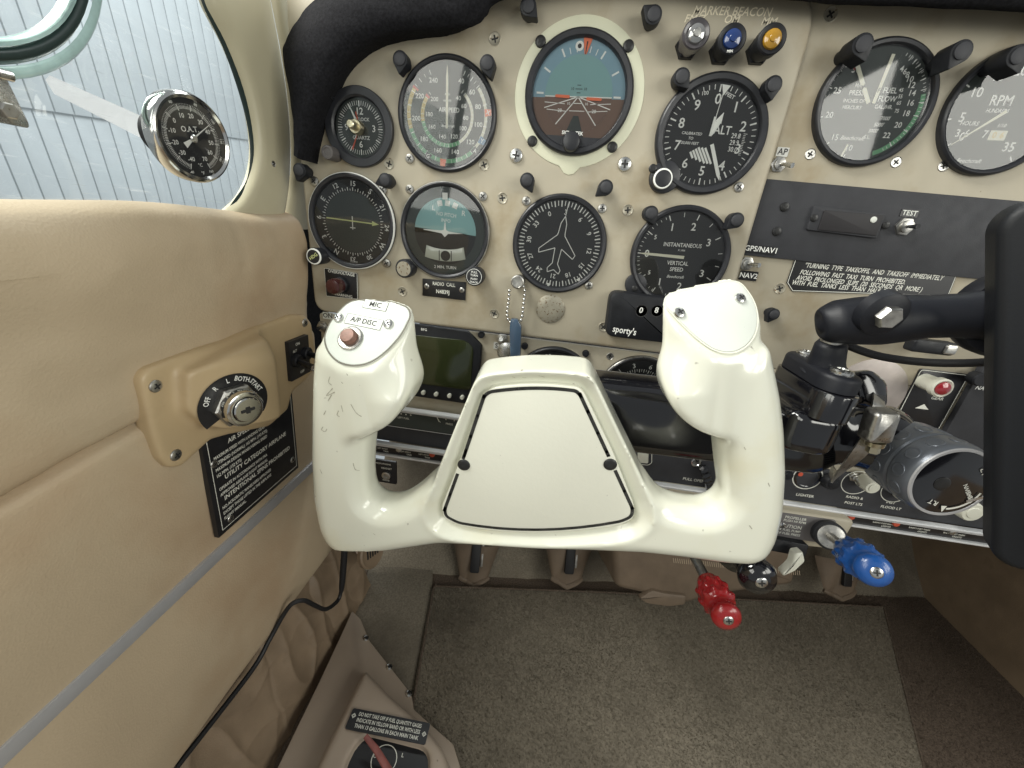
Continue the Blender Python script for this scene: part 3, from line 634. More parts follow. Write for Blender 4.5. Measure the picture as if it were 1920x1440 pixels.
# glareshield
A = [(566, 300), (572, 268), (583, 228), (596, 195), (618, 152), (645, 108), (695, 70), (755, 54), (830, 48), (884, 42), (910, 22), (932, -4), (1060, -38), (1250, -40), (1420, -18), (1560, -2), (1720, 4), (1940, 14), (2200, 30), (2600, 55), (3000, 80)]
B = [(560, 292), (556, 262), (548, 215), (541, 165), (530, 105), (534, 80), (552, 46), (590, 0), (680, -50), (760, -80), (840, -110), (940, -140), (1080, -150), (1250, -150), (1420, -140), (1560, -120), (1720, -110), (1940, -100), (2200, -90), (2600, -75), (3000, -60)]
a1 = smooth_path([Vector(PANEL.at(*p, 24)) for p in A], 6); b1 = smooth_path([Vector(PANEL.at(*p, 12)) for p in B], 6)
n = len(a1); vs = []
for i in range(n):
    a, b = a1[i], b1[i]; k = min(1, i / 18)
    c_ = a.lerp(b, .1 + .5 * min(1, max(0, (i - 48) / 30))); row = [PANEL.P(c_.x, c_.y, -6), PANEL.P(a.x, a.y, 18), PANEL.P(a.x * .97 + b.x * .03, a.y * .97 + b.y * .03, 23), PANEL.P(a.x * .8 + b.x * .2, a.y * .8 + b.y * .2, 27), PANEL.P(*(a.lerp(b, .6)), 25), PANEL.P(b.x, b.y, 12), PANEL.P(b.x, b.y, -20), PANEL.P(b.x + (0 if k == 1 else -2), b.y + 4 * k, -60 - 200 * k)]
    vs += [p + Vector((0, .25 * math.sin(i * .9 + j), .2 * math.sin(i * 1.7 + j * 2))) for j, p in enumerate(row)]
m = 8
gs = MB().add(vs, [(i * m + j, i * m + j + 1, (i + 1) * m + j + 1, (i + 1) * m + j) for i in range(n - 1) for j in range(m - 1)]).build('glareshield', M_['fabric'], smooth=80)
tag(gs, 'black felt covered glareshield hood curving over the top of the panel', 'glareshield')

# ------------------------------------------------------------------ sub-panel rows: trim rails, gauge strip, switch strip, breaker strip
def rail(name, lab, u0, u1, v, h, w):
    o = MB().prism(PANEL, rrect(u0, v - h / 2, u1, v + h / 2, min(1.2, h * .4)), w - 3, w + 3, 1.6).build(name, M_['alum'])
    return tag(o, lab, 'trim rail')
vA = (pan(740, 763)[1] + pan(860, 788)[1]) / 2
rail('trim_rail', 'silver trim rail directly above the small fuel gauge strip', -208, -5, vA, 5, -1)
gsx = thing('gauge_strip', 'dark strip of small fuel and pressure gauges behind the yoke', 'gauge strip', PANEL.P(-110, vA - 14, -6))
MB().prism(PANEL, rrect(-208, vA - 24, -5, vA - 2.6, 3), -9, -4, 1).build('plate', M_['dial_grey'], gsx)
q = MB()
F = PANEL.sub(*pan(838, 782, -4), -4)
for i, t in enumerate(('0', '50', '100')): q.text(F, t, 4.8, -10.5 + i * 9.5, 1.5, .2)
for i in (1, 2): q.flat(F, circle(.9, 4, -10.5 + i * 9.5, -3), .2)
q.line(F, (-11.5, -1), (-8.5, -7), 1.1); q.line(F, (-9, -6), (-7, -7.5), .7); q.text(F, 'PRESS', 3.2, 3, -8.2, .2)
F = PANEL.sub(*pan(758, 775, -4), -4)
for i, t in enumerate(('E', '', '½', 'F')): q.text(F, t, 4, -9 + i * 5.5, 3.4, .2); q.flat(F, circle(.9, 8, -9 + i * 5.5, -1), .2)
q.text(F, 'LEFT FUEL', 3, -1, -6, .2)
q.build('lettering', M_['etch'], gsx)
MB().flat(F, [(-13, -3), (-9, -3), (-8.5, .5), (-12.5, .5)], .25).build('yellow_band', M_['yellow'], gsx)
MB().pline(PANEL, rrect(-208, vA - 24, -5, vA - 2.6, 3), .6, -3.7, True).build('border', M_['alum'], gsx)
vB = -95
blk = MB().prism(PANEL, rrect(-208, vB + 2, 20, vA - 25, 2), -12, -6, 1).build('blank_strip', M_['black_matte']); tag(blk, 'plain black blank strip below the fuel gauge strip', 'blank panel')
rail('trim_rail', 'long silver trim rail under the switch row', -208, 760, vB, 4.6, -1)
# switch strip (lighter, lamp dimmers)
swp = thing('switch_strip', 'dark grey switch row with lighter and dimmer knobs under the control column', 'switch panel', PANEL.P(350, vB + 20, -6))
MB().prism(PANEL, [(20.5, vB + 2.5), (760, vB + 2.5), (760, -50), (20.5, -50)], -12, -5, .5).build('plate', M_['black_matte'], swp)
q = MB()
for t, x, y, s in (('PULL OPEN', 1301, 900, 4.6), ('LIGHTER', 1509, 929, 4.6), ('RADIO &', 1602, 933, 4.2), ('POST LTS', 1600, 944, 4.2), ('INST', 1670, 942, 4.2), ('FLOOD LT', 1670, 952, 4.2), ('OFF', 1862, 967, 4), ('FL', 1860, 977, 4)):
    q.text(PANEL.sub_px(x, y, -5), t, s, 0, 0, .2)
F = PANEL.sub_px(1514, 895, -5)
q.ring(F, circle(14.5, 40), circle(13.4, 40), .2)
for x, y in ((1605, 905), (1680, 920)): q.ring(PANEL.sub_px(x, y, -5), circle(14, 36), circle(13.2, 36), .2)
q.pline(PANEL, round_poly([pan(x, y, -5) for x, y in ((1196, 838), (1222, 842), (1222, 868), (1215, 872), (1196, 870))], 2), .7, -4.8, True)
q.build('lettering', M_['etch'], swp)
MB().lathe(F, [(13.2, -1), (12.6, .8), (11, .5), (10, -.2), (4, -.2)], 32).build('lighter_socket', M_['black_gloss'], swp)
MB().flat(PANEL.sub_px(1500, 888, -5), circle(2.4, 12), 1.4).build('lighter_mark', M_['redm'], swp)
MB().prism(PANEL, round_poly([pan(x, y, -5) for x, y in ((1196, 840), (1216, 843), (1215, 868), (1196, 866))], 2), -5, -3, .8).build('indicator_window', M_['knob_white'], swp)
jk = PANEL.sub_px(1305, 866, -5)
MB().lathe(jk, [(5.2, 0), (5.2, 1.4), (4.2, 1.6), (3.6, .6), (1, .3)], 24).build('jack_socket', M_['steel'], swp)
# vent-pull linkage, black knurled
kb = MB()
for i in range(7):
    p = jk.P(6 + i * 2.6, -3 - i * 4.4, 9 + 2 * math.sin(i)); kb.lathe(Frame(p, (.6, .3, -.8), (0, 1, 0)), [(1, -4.5), (4.6, -3.6), (5.2, 0), (4.6, 3.6), (1, 4.5)], 10)
tag(kb.build('knurled_pull_chain', M_['black_gloss']), 'black knobbly pull hanging in front of the PULL OPEN label', 'pull knob')
def small_toggle(F, lab, name='toggle_switch', tip=(1.5, -7, 10), nut=5, nutm='nickel', bat='steel', group='toggle switches'):
    t = thing(name, lab, 'toggle switch', F.P(0, 0, 0), group)
    MB().lathe(F, [(nut, 0), (nut, 2), (nut * .85, 2.4)], 6).build('nut', M_[nutm], t)
    MB().lathe(F, [(nut * .68, 2.2), (nut * .68, 4.6), (nut * .5, 5)], 18).build('collar', M_['nickel'], t)
    MB().tube([F.P(0, 0, 4), F.P(tip[0] * .5, tip[1] * .5, 4 + tip[2] * .5), F.P(*tip[:2], 4 + tip[2])], [1.1, 1.5, 2.0], 10).build('bat', M_[bat], t)
    return t
for x, y, lb in ((1600, 893, 'metal toggle inside the ring of the radio and post lights dimmer'), (1668, 910, 'metal toggle inside the ring of the instrument flood light dimmer')):
    small_toggle(PANEL.sub_px(x, y, -5), lb, tip=(2, -4, 6), nut=5)
def dimmer(x, y, r, h, lab, m='knob_white', w=-5, ribs=0):
    # (x, y) is the knob face; the stem runs back to the panel
    F = PANEL.sub_px(x, y, w + h); F = F.sub(0, 0, -h)
    t = thing('dimmer_knob', lab, 'knob', F.P(0, 0, 0), 'dimmer knobs')
    MB().lathe(F, [(r * .6, 0), (r * .6, 3), (r, 3.2), (r, h * .5), (r * .9, h - 1), (r * .82, h)], 28, mod=(lambda i, n, rr, ww: 1 + .03 * (i % 2)) if ribs else None).build('knob', M_[m], t)
    MB().lathe(F, [(r * .55, h), (r * .5, h + .8), (r * .2, h + 1)], 24).build('cap', M_[m], t)
dimmer(1637, 915, 7.5, 17, 'tapered ivory knob beside the radio and post lights label')
dimmer(1702, 932, 7.5, 12, 'ivory knob half hidden under the grey trim wheel')
dimmer(1825, 962, 11, 22, 'large ivory knob sticking out below the trim wheel')
dimmer(1562, 908, 8, 10, 'black ribbed knob right of the lighter socket', 'black', ribs=1)
dimmer(1478, 892, 6, 10, 'black knob at the left end of the lighter row behind the yoke', 'black', ribs=1)
# breaker strip
brk = thing('breaker_strip', 'thin black circuit breaker strip with red lettering under the silver rail', 'breaker panel', PANEL.P(250, vB - 10, -6))
MB().prism(PANEL, [(-208, vB - 15), (760, vB - 15), (760, vB - 2.4), (-208, vB - 2.4)], -9, -6, .4).build('plate', M_['placard'], brk)
MB().prism(PANEL, rrect(-208, vB - 18, 760, vB - 15.2, 1.1), -8, -3, 1).build('lower_lip', M_['alum'], brk)
q = MB(); rd = MB()
for x in (-140, -112, -90, 366, 412, 448, 482):
    q.text(PANEL, 'LIGHTS' if x > 0 else 'TAXI', 2.8, x, vB - 12.6, -5.8); q.text(PANEL, 'RADIO-INST-MARK' if x > 0 else 'LEFT PITOT', 2.5, x - 4, vB - 9.4, -5.8)
    rd.lathe(PANEL.sub(x + 2, vB - 5.8, -6), [(2.8, 0), (2.8, 2), (2, 2.4)], 12) if False else None
q.build('lettering', M_['etch'], brk)
for x in (-128, -88, 370, 415, 470):
    MB().lathe(PANEL.sub(x + 4, vB - 6.6, -6), [(3.4, 0), (3.2, 2), (2, 2.6)], 14).build('breaker_button', M_['redm'] if x != 470 and x != -128 else M_['nickel'], brk)
# placard with jack at the far left
jf = PANEL.sub_px(722, 885, -14)
jp = thing('headset_jack_plate', 'small black headset jack plate behind the left yoke grip', 'jack plate', jf.P(0, 0, 0))
MB().prism(jf, rrect(-18, -16, 14, 16, 1), -3, 0, .5).build('plate', M_['placard'], jp)
MB().lathe(jf.sub(2, -4), [(5.5, 0), (5.5, 2.5), (3.5, 3), (2.4, 1)], 18).build('jack', M_['nickel'], jp)
MB().text(jf, 'MICROPHONE', 3, -2, 11.5, .2).text(jf, 'HEADSET', 3.2, 2, 5.4, .2).text(jf, 'PHONE', 2.6, 1, -12, .2).build('lettering', M_['etch'], jp)
struct(MB().add([(-300, 45, -122), (900, 45, -90), (900, 700, -84), (-300, 700, -116), (-300, 45, -118), (900, 45, -86), (900, 700, -80), (-300, 700, -112)], [(0, 3, 2, 1), (4, 5, 6, 7), (0, 1, 5, 4), (2, 3, 7, 6)]).build('sub_panel_underside', M_['fabric']))
# ------------------------------------------------------------------ round instruments
G = dict(asi=(-83.8, 226.3), clk=(-159.1, 209.7), ai=(20.3, 250.9), alt=(127.1, 234.2), nav=(-167.4, 133.5), tc=(-79.6, 136.7), dg=(24.5, 139.4), vsi=(129.0, 143.5), ff=(236.7, 263.9))
def gframe(k, a=None, b=None, w=2.0, rot=None):
    x, z = G[k]; u, v = Vector((x, 0, z)).dot(PANEL.U), Vector((x, 0, z)).dot(PANEL.V)
    r = PANEL.angle(a, b) if a else math.radians(rot or 0)
    return PANEL.sub(u, v, w, r)
def gauge(k, F, name, lab, cat, R=41.5, inner=37.5, depth=2.6, face='dial', bez='bezel', glass=True, rim=None, flat_bezel=False):
    t = thing(name, lab, cat, F.P(0, 0, 0))
    if flat_bezel: prof = [(R, -4), (R, depth - .6), (R - .6, depth), (inner + 1.4, depth - .2), (inner, depth - 1.4), (inner - .4, -1.5)]
    else: prof = [(R, -4), (R, depth * .4), (R - .7, depth * .8), (R - 1.8, depth), (inner + .9, depth - .5), (inner, depth - 1.6), (inner - .3, -1.5)]
    MB().lathe(F, prof, 72, cap1=False).build('bezel', M_[bez], t)
    if rim: MB().lathe(F, [(R + .05, depth * .2), (R + .1, depth * .55), (R - .5, depth * .85), (R - .8, depth * .86)], 72, cap1=False).build('rim', M_[rim], t)
    MB().flat(F, circle(inner, 72), -1.2).build('dial_face', M_[face], t)
    if glass: MB().flat(F, circle(inner - .02, 64), .7).build('glass', M_['glass'], t)
    return t
Z0 = -1.0
def put(t, **parts):
    for n, (mb, m) in parts.items(): mb.build(n, M_[m], t)

# clock
F = gframe('clk', (660, 212), (722, 220)); F = gframe('clk', rot=1.0)
t = gauge('clk', F, 'clock', 'small black quartz clock at the upper left of the flight panel', 'clock', 29.8, 22.3, 2.8, 'dial_grey', flat_bezel=True)
m = MB()
for i in range(60): m.tick(F, i * 6, 16.6 if i % 5 else 15.8, 20, .4 if i % 5 else .9, Z0)
for a, s in ((0, '12'), (90, '3'), (180, '6'), (270, '9')): m.dtext(F, s, 7, a, 12.2, Z0)
m.text(F, 'CLOCK', 3.6, 2.5, 6.5, Z0); m.text(F, 'QUARTZ', 3.8, .5, -7, Z0)
m.build('markings', M_['mark'], t)
MB().tick(F, 333, 0, 19, 2.6, .1, .5).tick(F, 209, 3, 10, 2.2, .05, 1.2).build('hands', M_['mark'], t)
MB().tick(F, 347, 4, 12, 1.3, .0, 1).tick(F, 205, 4, 18, .7, .15, 1.6).build('alarm_hands', M_['redm'], t)
MB().lathe(F.sub(-1.2, 0), [(5.6, -.5), (5.6, 5), (5, 6), (3.4, 6), (3.2, 14), (2.6, 14.6), (.8, 14.7)], 24).build('setting_stem', M_['brass'], t)
kf = PANEL.sub_px(613, 285, 15).sub(0, 0, -15)
MB().lathe(kf, [(5.5, 0), (5.6, 13), (5.2, 15), (3.5, 15.2), (3, 14.7), (1, 14.8)], 28, mod=lambda i, n, r, w: 1 + (.025 * (i % 2) if 0 < w < 14 else 0)).build('set_knob', mat('grey_ribbed_knob', (.11, .10, .095), .5), t)

# airspeed
F = gframe('asi', rot=1.5)
t = gauge('asi', F, 'airspeed_indicator', 'airspeed indicator with green, yellow and white arcs at the upper left', 'gauge', face='dial_grey')
m = MB(); ring_o = {40: 25, 60: 50, 80: 74, 100: 101, 120: 132, 140: 165, 160: 198, 180: 229, 200: 264, 220: 299, 240: 334}
def interp(d, x):
    ks = sorted(d); 
    for a, b in zip(ks, ks[1:]):
        if a <= x <= b: return d[a] + (d[b] - d[a]) * (x - a) / (b - a)
for s in range(40, 241, 5): m.tick(F, interp(ring_o, s), 31.5 if s % 10 else 30.8, 34.2, .35 if s % 10 else .6, Z0 + .12)
for s, a in ring_o.items(): m.dtext(F, str(s), 4.9, a, 26.6, Z0)
ring_i = {40: 36, 60: 62, 80: 93, 100: 122, 120: 158, 140: 196, 160: 238, 180: 272, 200: 316}
for s in range(40, 201, 5): m.tick(F, interp(ring_i, s), 19.8, 22.4, .4, Z0 + .12)
for s, a in ring_i.items(): m.dtext(F, str(s), 4.4, a, 15.6, Z0)
m.text(F, 'AIRSPEED', 4.8, 1.5, 4.2, Z0, sx=.86); m.text(F, 'Beechcraft', 2.6, .5, -7, Z0, shear=.3)
m.text(F, 'MPH', 2.2, 0, 15, Z0); m.text(F, 'KNOTS', 2.0, 0, 10.6, Z0)
m.build('markings', M_['mark'], t)
MB().arc(F, 132, 252, 31.2, 34.4, Z0).arc(F, 150, 258, 19.6, 22.6, Z0).build('green_arc', M_['green'], t)
MB().arc(F, 252, 303, 31.2, 34.4, Z0).arc(F, 258, 306, 19.6, 22.6, Z0).build('yellow_arc', M_['yellow'], t)
MB().arc(F, 52, 131, 31.2, 33.6, Z0).arc(F, 44, 149, 19.8, 22.2, Z0).build('white_arc', M_['cream_mark'], t)
MB().arc(F, 303, 306, 29.5, 35, Z0 + .05).arc(F, 306, 311, 19.2, 23, Z0 + .05).build('red_line', M_['redm'], t)
for a, c, s in ((84, 'orange', 'X'), (119, 'blue_mark', 'Y'), (135, 'bezel', 'A'), (209, 'bezel', 'G'), (186, 'orange', '')):
    q = MB(); q.tick(F, a, 31.5, 37, 5.4, Z0 + .25, 4.2); q.mat(1).dtext(F, s, 4.4, a, 34.2, Z0 + .4, rot=-15); q.build('speed_bug', [M_[c], M_['mark']], t)
MB().tick(F, 0, -9, 26, 2.0, .1, 2.0).tick(F, 0, 26, 34, 2.0, .1, .3).build('needle', M_['cream_mark'], t)

# attitude indicator
F = gframe('ai', rot=.5)
t = gauge('ai', F, 'attitude_indicator', 'attitude indicator with blue sky, brown ground and a cream mounting ring', 'gauge', 42, 36.2, 3.6, 'dial_rim', flat_bezel=False)
cr_o = circle(50.4, 72); tabp = [(p if not (p[1] < 0 and abs(p[0]) < 8) else (p[0], p[1] - 5.5 * math.cos(p[0] / 8 * 1.57) ** .5)) for p in cr_o]
MB().prism(F, tabp, -2.6, -1.4, .6).build('mounting_ring', M_['cream'], t)
for x, y in ((1013.5, 78), (1178.3, 86.4), (998, 265), (1148, 276)): screw_mb(PANEL.sub_px(x, y, .6), 4.1, 1.8, rot=random.random()).build('screw', [M_['black_screw'], M_['iron']], t)
def seg(r, y, n=48, top=False):   # circle segment below (or above) a chord
    pts = [(r * math.cos(a), r * math.sin(a)) for a in [2 * math.pi * i / n for i in range(n)]]
    y0 = math.sqrt(max(0, r * r - y * y)); p = [q for q in pts if (q[1] > y if top else q[1] < y)]
    p.sort(key=lambda q: math.atan2(q[1] * (1 if top else -1), q[0])); s = 1
    return ([(y0, y)] + p + [(-y0, y)]) if top else [(y0, y)] + p + [(-y0, y)]
hr = F.sub(0, 0, 0, math.radians(1.5))
MB().flat(hr, seg(36, -2), Z0 - .1).build('outer_ground', M_['dial_brown'], t)
MB().flat(hr, circle(26.2, 56), Z0 + .1).build('sky_ball', M_['dial_sky'], t)
MB().flat(hr, seg(26.2, -1.2), Z0 + .2).build('ground_ball', mat('attitude_ball_brown', (.18, .11, .08), .6), t)
m = MB()
for a in (-90, -60, -30, -20, -10, 10, 20, 30, 60, 90): m.tick(F, a, 27.4, 33 if abs(a) in (30, 60, 90) else 31.5, 1.3 if abs(a) in (30, 60, 90) else .6, Z0 + .1)
m.line(hr, (-26, -1.2), (26, -1.2), .8, Z0 + .3)
for s in (-1, 1):
    m.line(hr, (0, -1.2), (s * 26, -9), .7, Z0 + .3); m.line(hr, (0, -1.2), (s * 16, -20), .8, Z0 + .3)
    m.line(hr, (s * 10, -6), (s * 26, -5.2), .5, Z0 + .3); m.line(hr, (s * 8, -11), (s * 24, -10), .5, Z0 + .3); m.text(hr, '20', 3.4, s * 13.5, -10.6, Z0 + .35); m.text(hr, '10', 2.6, s * 7, -5.8, Z0 + .35)
m.line(hr, (-4, -5.5), (4, -5.5), .5, Z0 + .3); m.line(hr, (-6, -10.6), (6, -10.6), .5, Z0 + .3)
m.flat(F, circle(3.2, 20, -3.5, 31), Z0 + .12)
m.text(F, 'SIGMA-TEK', 3.6, -1, -26.2, 1.0, sx=.95)
m.build('markings', M_['mark'], t)
m = MB(); 
for y, l in ((6.5, 3), (4, 5.5), (1.5, 3)): m.line(hr, (-l / 2, y), (l / 2, y), .5, Z0 + .25)
m.text(hr, '10', 2.6, -5, 4, Z0 + .25); m.text(hr, '10', 2.6, 5, 4, Z0 + .25); m.flat(F, circle(1.5, 14, -3.5, 31), Z0 + .2); m.build('pitch_marks', M_['ink'], t)
m = MB(); m.tick(F, 3.5, 26, 36.2, 1.4, Z0 + .5, 7); m.build('roll_pointer', M_['orange'], t); MB().tick(F, 3.5, 26, 34, .5, Z0 + .6, 1.0).build('pointer_slot', M_['ink'], t)
MB().flat(F, rrect(-18, -2.6, -6.5, -.6, .9), .05).flat(F, rrect(6.5, -3.2, 18.5, -1.2, .9), .05).build('aircraft_wings', M_['orange'], t)
MB().prism(F, [(-8, -29), (8, -29), (2, -14), (-2, -14)], -.8, .0, .2).build('aircraft_pedestal', M_['dial_grey'], t)
MB().prism(F, seg(36.1, -28.4), -1, .9).build('lower_mask', M_['bezel'], t)
MB().lathe(F.sub(-1, -33, .5), [(7.2, 0), (7.2, 6), (6.4, 7.4), (5, 7.8), (1, 8)], 32).build('adjust_knob', M_['bezel'], t)

# altimeter
F = gframe('alt', rot=0)
t = gauge('alt', F, 'altimeter', 'black altimeter with knob lobe at the upper right of the flight panel', 'gauge', 41.5, 35.6, 3.4)
m = MB()
for i in range(50): m.tick(F, i * 7.2 - 1, 30.8 if i % 5 else 29.2, 34, .55 if i % 5 else 1.1, Z0)
for i in range(10): m.dtext(F, str(i), 9.6, i * 36 - 1, 24.4, Z0)
m.text(F, '100', 3.6, -11, 27.6, Z0, rot=.2); m.text(F, 'FEET', 3.6, 7.6, 27.2, Z0, rot=-.35)
m.text(F, 'ALT', 8.2, 8.5, 4.6, Z0, sx=.9)
for i, s in enumerate(('CALIBRATED', 'TO', '20,000 FEET')): m.text(F, s, 2.7, -14, 1 - i * 3.3, Z0, shear=.15)
for i, s in enumerate(('29.8', '29.9', '30.0')): m.text(F, s, 4.8, 19.5, 1.6 - i * 4.6, Z0, sx=.85)
for i in range(14): m.tick(F.sub(24.8, 3.5 - i * 1.1), 90, 0, 2.8 if i % 5 == 0 else 1.8, .32, Z0)
for i in range(6): m.flat(F.sub(-10.5 + i * 2.6, -13.5, 0, .6), [(-.8, -2.6 - 1.2 * min(i, 3)), (.8, -2.6 - 1.2 * min(i, 3)), (.8, 2.6 + 1.4 * min(i, 3)), (-.8, 2.6 + 1.4 * min(i, 3))], Z0)
m.build('markings', M_['mark'], t)
n_ = MB(); n_.tick(F, 153, 6, 29, 2.8, .2, 2.8).tick(F, 153, 29, 33.5, 2.8, .2, .3)
n_.tick(F, 2, 0, 13, 2.2, .05, 1.8).tick(F, 4, 13, 28, .6, .05, .6).tick(F, 5, 27, 33.6, .6, .05, 6.4)
n_.tick(F, 16, 1, 10, 2.4, .3, 5.4).tick(F, 20, 10, 17, 5.2, .3, .3)
n_.build('pointers', M_['mark'], t)
lb = PANEL.sub_px(1243, 335, 0); lu = Vector(F.at(1243, 335, 0)); d = lu.normalized()
hull = [tuple(lu * .97 + Vector((math.cos(a), math.sin(a))) * 12) for a in [2 * math.pi * i / 28 for i in range(28)]]
MB().prism(F, hull, -3, 3.0, 1).build('knob_lobe', M_['bezel'], t)
l2 = Vector(F.at(1224, 316, 3)); screw_mb(F.sub(l2.x, l2.y, 3), 3.3, .8).build('screw', [M_['black_screw'], M_['iron']], t)
l3 = F.at(1243, 335, 10); KF = F.sub(*l3, 2.5)
MB().lathe(KF, [(7.4, 0), (7.6, 6), (7.2, 7.6), (6.2, 8), (1, 8)], 32).build('setting_knob', M_['bezel'], t)
MB().lathe(KF, [(7.5, 7.3), (7.1, 8.15), (6.2, 8.3)], 32, cap1=False).build('knob_ring', M_['mark'], t)

# nav indicator
F = gframe('nav', rot=0)
t = gauge('nav', F, 'course_indicator', 'course indicator compass with a yellow horizontal needle at the far left', 'gauge', 41.5, 36.8, 3.4, rim='mark')
m = MB(); off = -147
MB().flat(F, circle(26.3, 56), Z0 - .05).build('centre_disc', M_['dial_grey'], t)
for i in range(72): m.tick(F, i * 5 + off, 26.8, 29.6 if i % 2 == 0 else 28.4, .7 if i % 2 == 0 else .5, Z0)
for i, s in enumerate(('N', '3', '6', 'E', '12', '15', 'S', '21', '24', 'W', '30', '33')): m.dtext(F, s, 6.4 if len(s) == 1 else 5.8, i * 30 + off, 32.6, Z0, radial=True)
m.line(F, (0, -6), (0, 5.5), .9, -.4); m.line(F, (-2.6, -4.5), (2.6, -4.5), .9, -.4); m.line(F, (-5, 1.5), (5, 1.5), .7, -.6); m.text(F, 'COURSE', 2, -1, -35.2, Z0)
m.build('markings', M_['mark'], t)
MB().line(F, (-25, 2.0), (20, .8), 1.1, -.2).flat(F, [(19, 2.9), (25.5, .6), (19, -1.3)], -.2).build('course_needle', M_['lemon'], t)
kF = PANEL.sub_px(586, 482, 16); ax = (F.P(*F.at(612, 478, 2), 2) - kF.o).normalized()
kF = PANEL.sub_px(588, 481, 17).sub(0, 0, -17)
MB().lathe(kF, [(7.4, 0), (7.6, 15), (7, 17)], 30, mod=lambda i, n, r, w: 1 + (.04 * (i % 2) if 0 < w < 16 else 0)).build('obs_knob', M_['bezel'], t)
MB().lathe(kF, [(7.3, 16.4), (6.9, 17.2), (6.0, 17.3)], 30, cap1=False).build('knob_ring', M_['mark'], t)
MB().text(kF, 'HDG', 4.2, 0, 0, 17.3, rot=.6).build('knob_letters', M_['lemon'], t)

# turn coordinator
F = gframe('tc', rot=2.0)
t = gauge('tc', F, 'turn_coordinator', 'turn coordinator with aqua half disc, white airplane and ball tube', 'gauge', 41.5, 37.2, 3.0, 'dial_grey', rim='nickel')
cF = F.sub(0, 0, 0, math.radians(-4.5))
MB().flat(cF, seg(28.5, .5, top=True), Z0).build('sky_card', M_['aqua'], t)
MB().flat(cF, seg(28.5, .5), Z0).build('ground_card', M_['dial'], t)
m = MB()
m.flat(F, rrect(-2.4, 26.8, 2.4, 32.4, .3), Z0 + .2)
for a in (-17, 0, 17): m.tick(cF, a + 1, 21.8, 26.4, 4.6, Z0 + .2)
m.text(cF, 'NO PITCH', 4.4, 0, 14.5, Z0 + .2, sx=.9); m.text(cF, 'INFO', 4.2, 0, 9.6, Z0 + .2, sx=.9)
m.text(cF, 'L', 6, -12, 18.6, Z0 + .2); m.text(cF, 'R', 6, 15.5, 17.6, Z0 + .2); m.text(F, '2 MIN. TURN', 3.7, 0, -31, Z0 + .2)
m.build('markings', M_['mark'], t)
pF = F.sub(0, -.6, 0, math.radians(-1.5))
MB().flat(pF, [(-20, 1.0), (-3, -.8), (0, -3.8), (3, -.8), (20, .6), (20, .2), (3.4, 1.4), (1.2, 2.4), (.5, 8.6), (-.5, 8.6), (-1.2, 2.4), (-3.4, 1.8), (-20, 1.6)][::1], 0).build('aircraft_symbol', M_['mark'], t)
b = MB(); pts = []
arcp = lambda r, a: (r * math.sin(a), 44 - r * 1.0 * math.cos(a) - 6)
tubep = [arcp(54, math.radians(-19 + 38 * i / 12)) for i in range(13)] + [arcp(64.5, math.radians(17.5 - 35 * i / 12)) for i in range(13)]
bF = F.sub(0, 0, 0); MB().prism(bF, [(x, y + 1) for x, y in tubep], Z0, Z0 + .8, .3).build('ball_tube', mat('pale_tube_fluid', (.55, .58, .50), .25, coat=.6), t)
m = MB(); m.flat(bF, circle(4.6, 20, .5, -20.6), Z0 + .95); m.line(bF, (-5.4, -16), (-5.4, -25), .8, Z0 + 1.0); m.line(bF, (6, -16), (6, -25), .8, Z0 + 1.0); m.build('ball', M_['ink'], t)
for x, y, s in ((757, 504, 'L'), (889, 519, 'R')):
    kf = PANEL.sub_px(x, y, 13).sub(0, 0, -13)
    MB().lathe(kf, [(8.2, 0), (8.4, 11.5), (7.8, 13), (7, 13.2)], 32, mod=lambda i, n, r, w: 1 + (.03 * (i % 2) if 0 < w < 12 else 0)).build('knob', M_['bezel'], t)
    if s == 'L': MB().flat(kf, circle(6.6, 24), 13.35).build('knob_face', M_['plug'], t)
    else: MB().text(kf, 'PULL', 2.6, 0, 4, 13.4).text(kf, 'TURN', 2.6, 0, 1.2, 13.4).text(kf, 'PUSH', 2.6, 0, -2, 13.4).text(kf, 'TRACK', 2.4, 0, -4.8, 13.4).pline(kf, circle(6.9, 24), .35, 13.4, True).build('knob_letters', M_['mark'], t)

# directional gyro
F = gframe('dg', rot=0)
t = gauge('dg', F, 'directional_gyro', 'heading gyro with a white airplane outline in the lower middle row', 'gauge', 41.5, 36.9, 2.8)
m = MB(); off = -25.5
for i in range(72): m.tick(F, i * 5 + off + 2, 32 if i % 2 else 31.2, 36, .6 if i % 2 else 1.0, Z0)
for i, s in enumerate(('0', '3', '6', '9', '12', '15', '18', '21', '24', '27', '30', '33')): m.dtext(F, s, 5.6, i * 30 + off, 27, Z0, radial=True)
pl = [(0, 24), (2.5, 18), (3, 10), (3.4, 8), (16, -6), (14.5, -9.5), (3, -3), (2.4, -16), (6, -21), (5.2, -24.5), (0, -21.5), (-5.2, -24.5), (-6, -21), (-2.4, -16), (-3, -3), (-16.5, -9.5), (-17, -6), (-3.4, 8), (-3, 10), (-2.5, 18)]
pl = [(x * math.cos(-.1) - y * math.sin(-.1), x * math.sin(-.1) + y * math.cos(-.1)) for x, y in pl]
m.pline(F, pl + pl[:1], .7, -.2); m.line(F, (2.5, 24), (3.4, 34), .5, -.2); m.tick(F, 188, 34, 37.4, 4, .05, 1); m.tick(F, 142, 34, 37.4, 4, .05, 1)
m.build('markings', M_['mark'], t)
kf = PANEL.sub_px(970, 529, 12).sub(0, 0, -12)
MB().lathe(kf, [(6, 0), (6.2, 10), (6, 12), (5, 12.4), (4.6, 11.6), (1, 11.4)], 24).build('caging_knob', M_['nickel'], t)

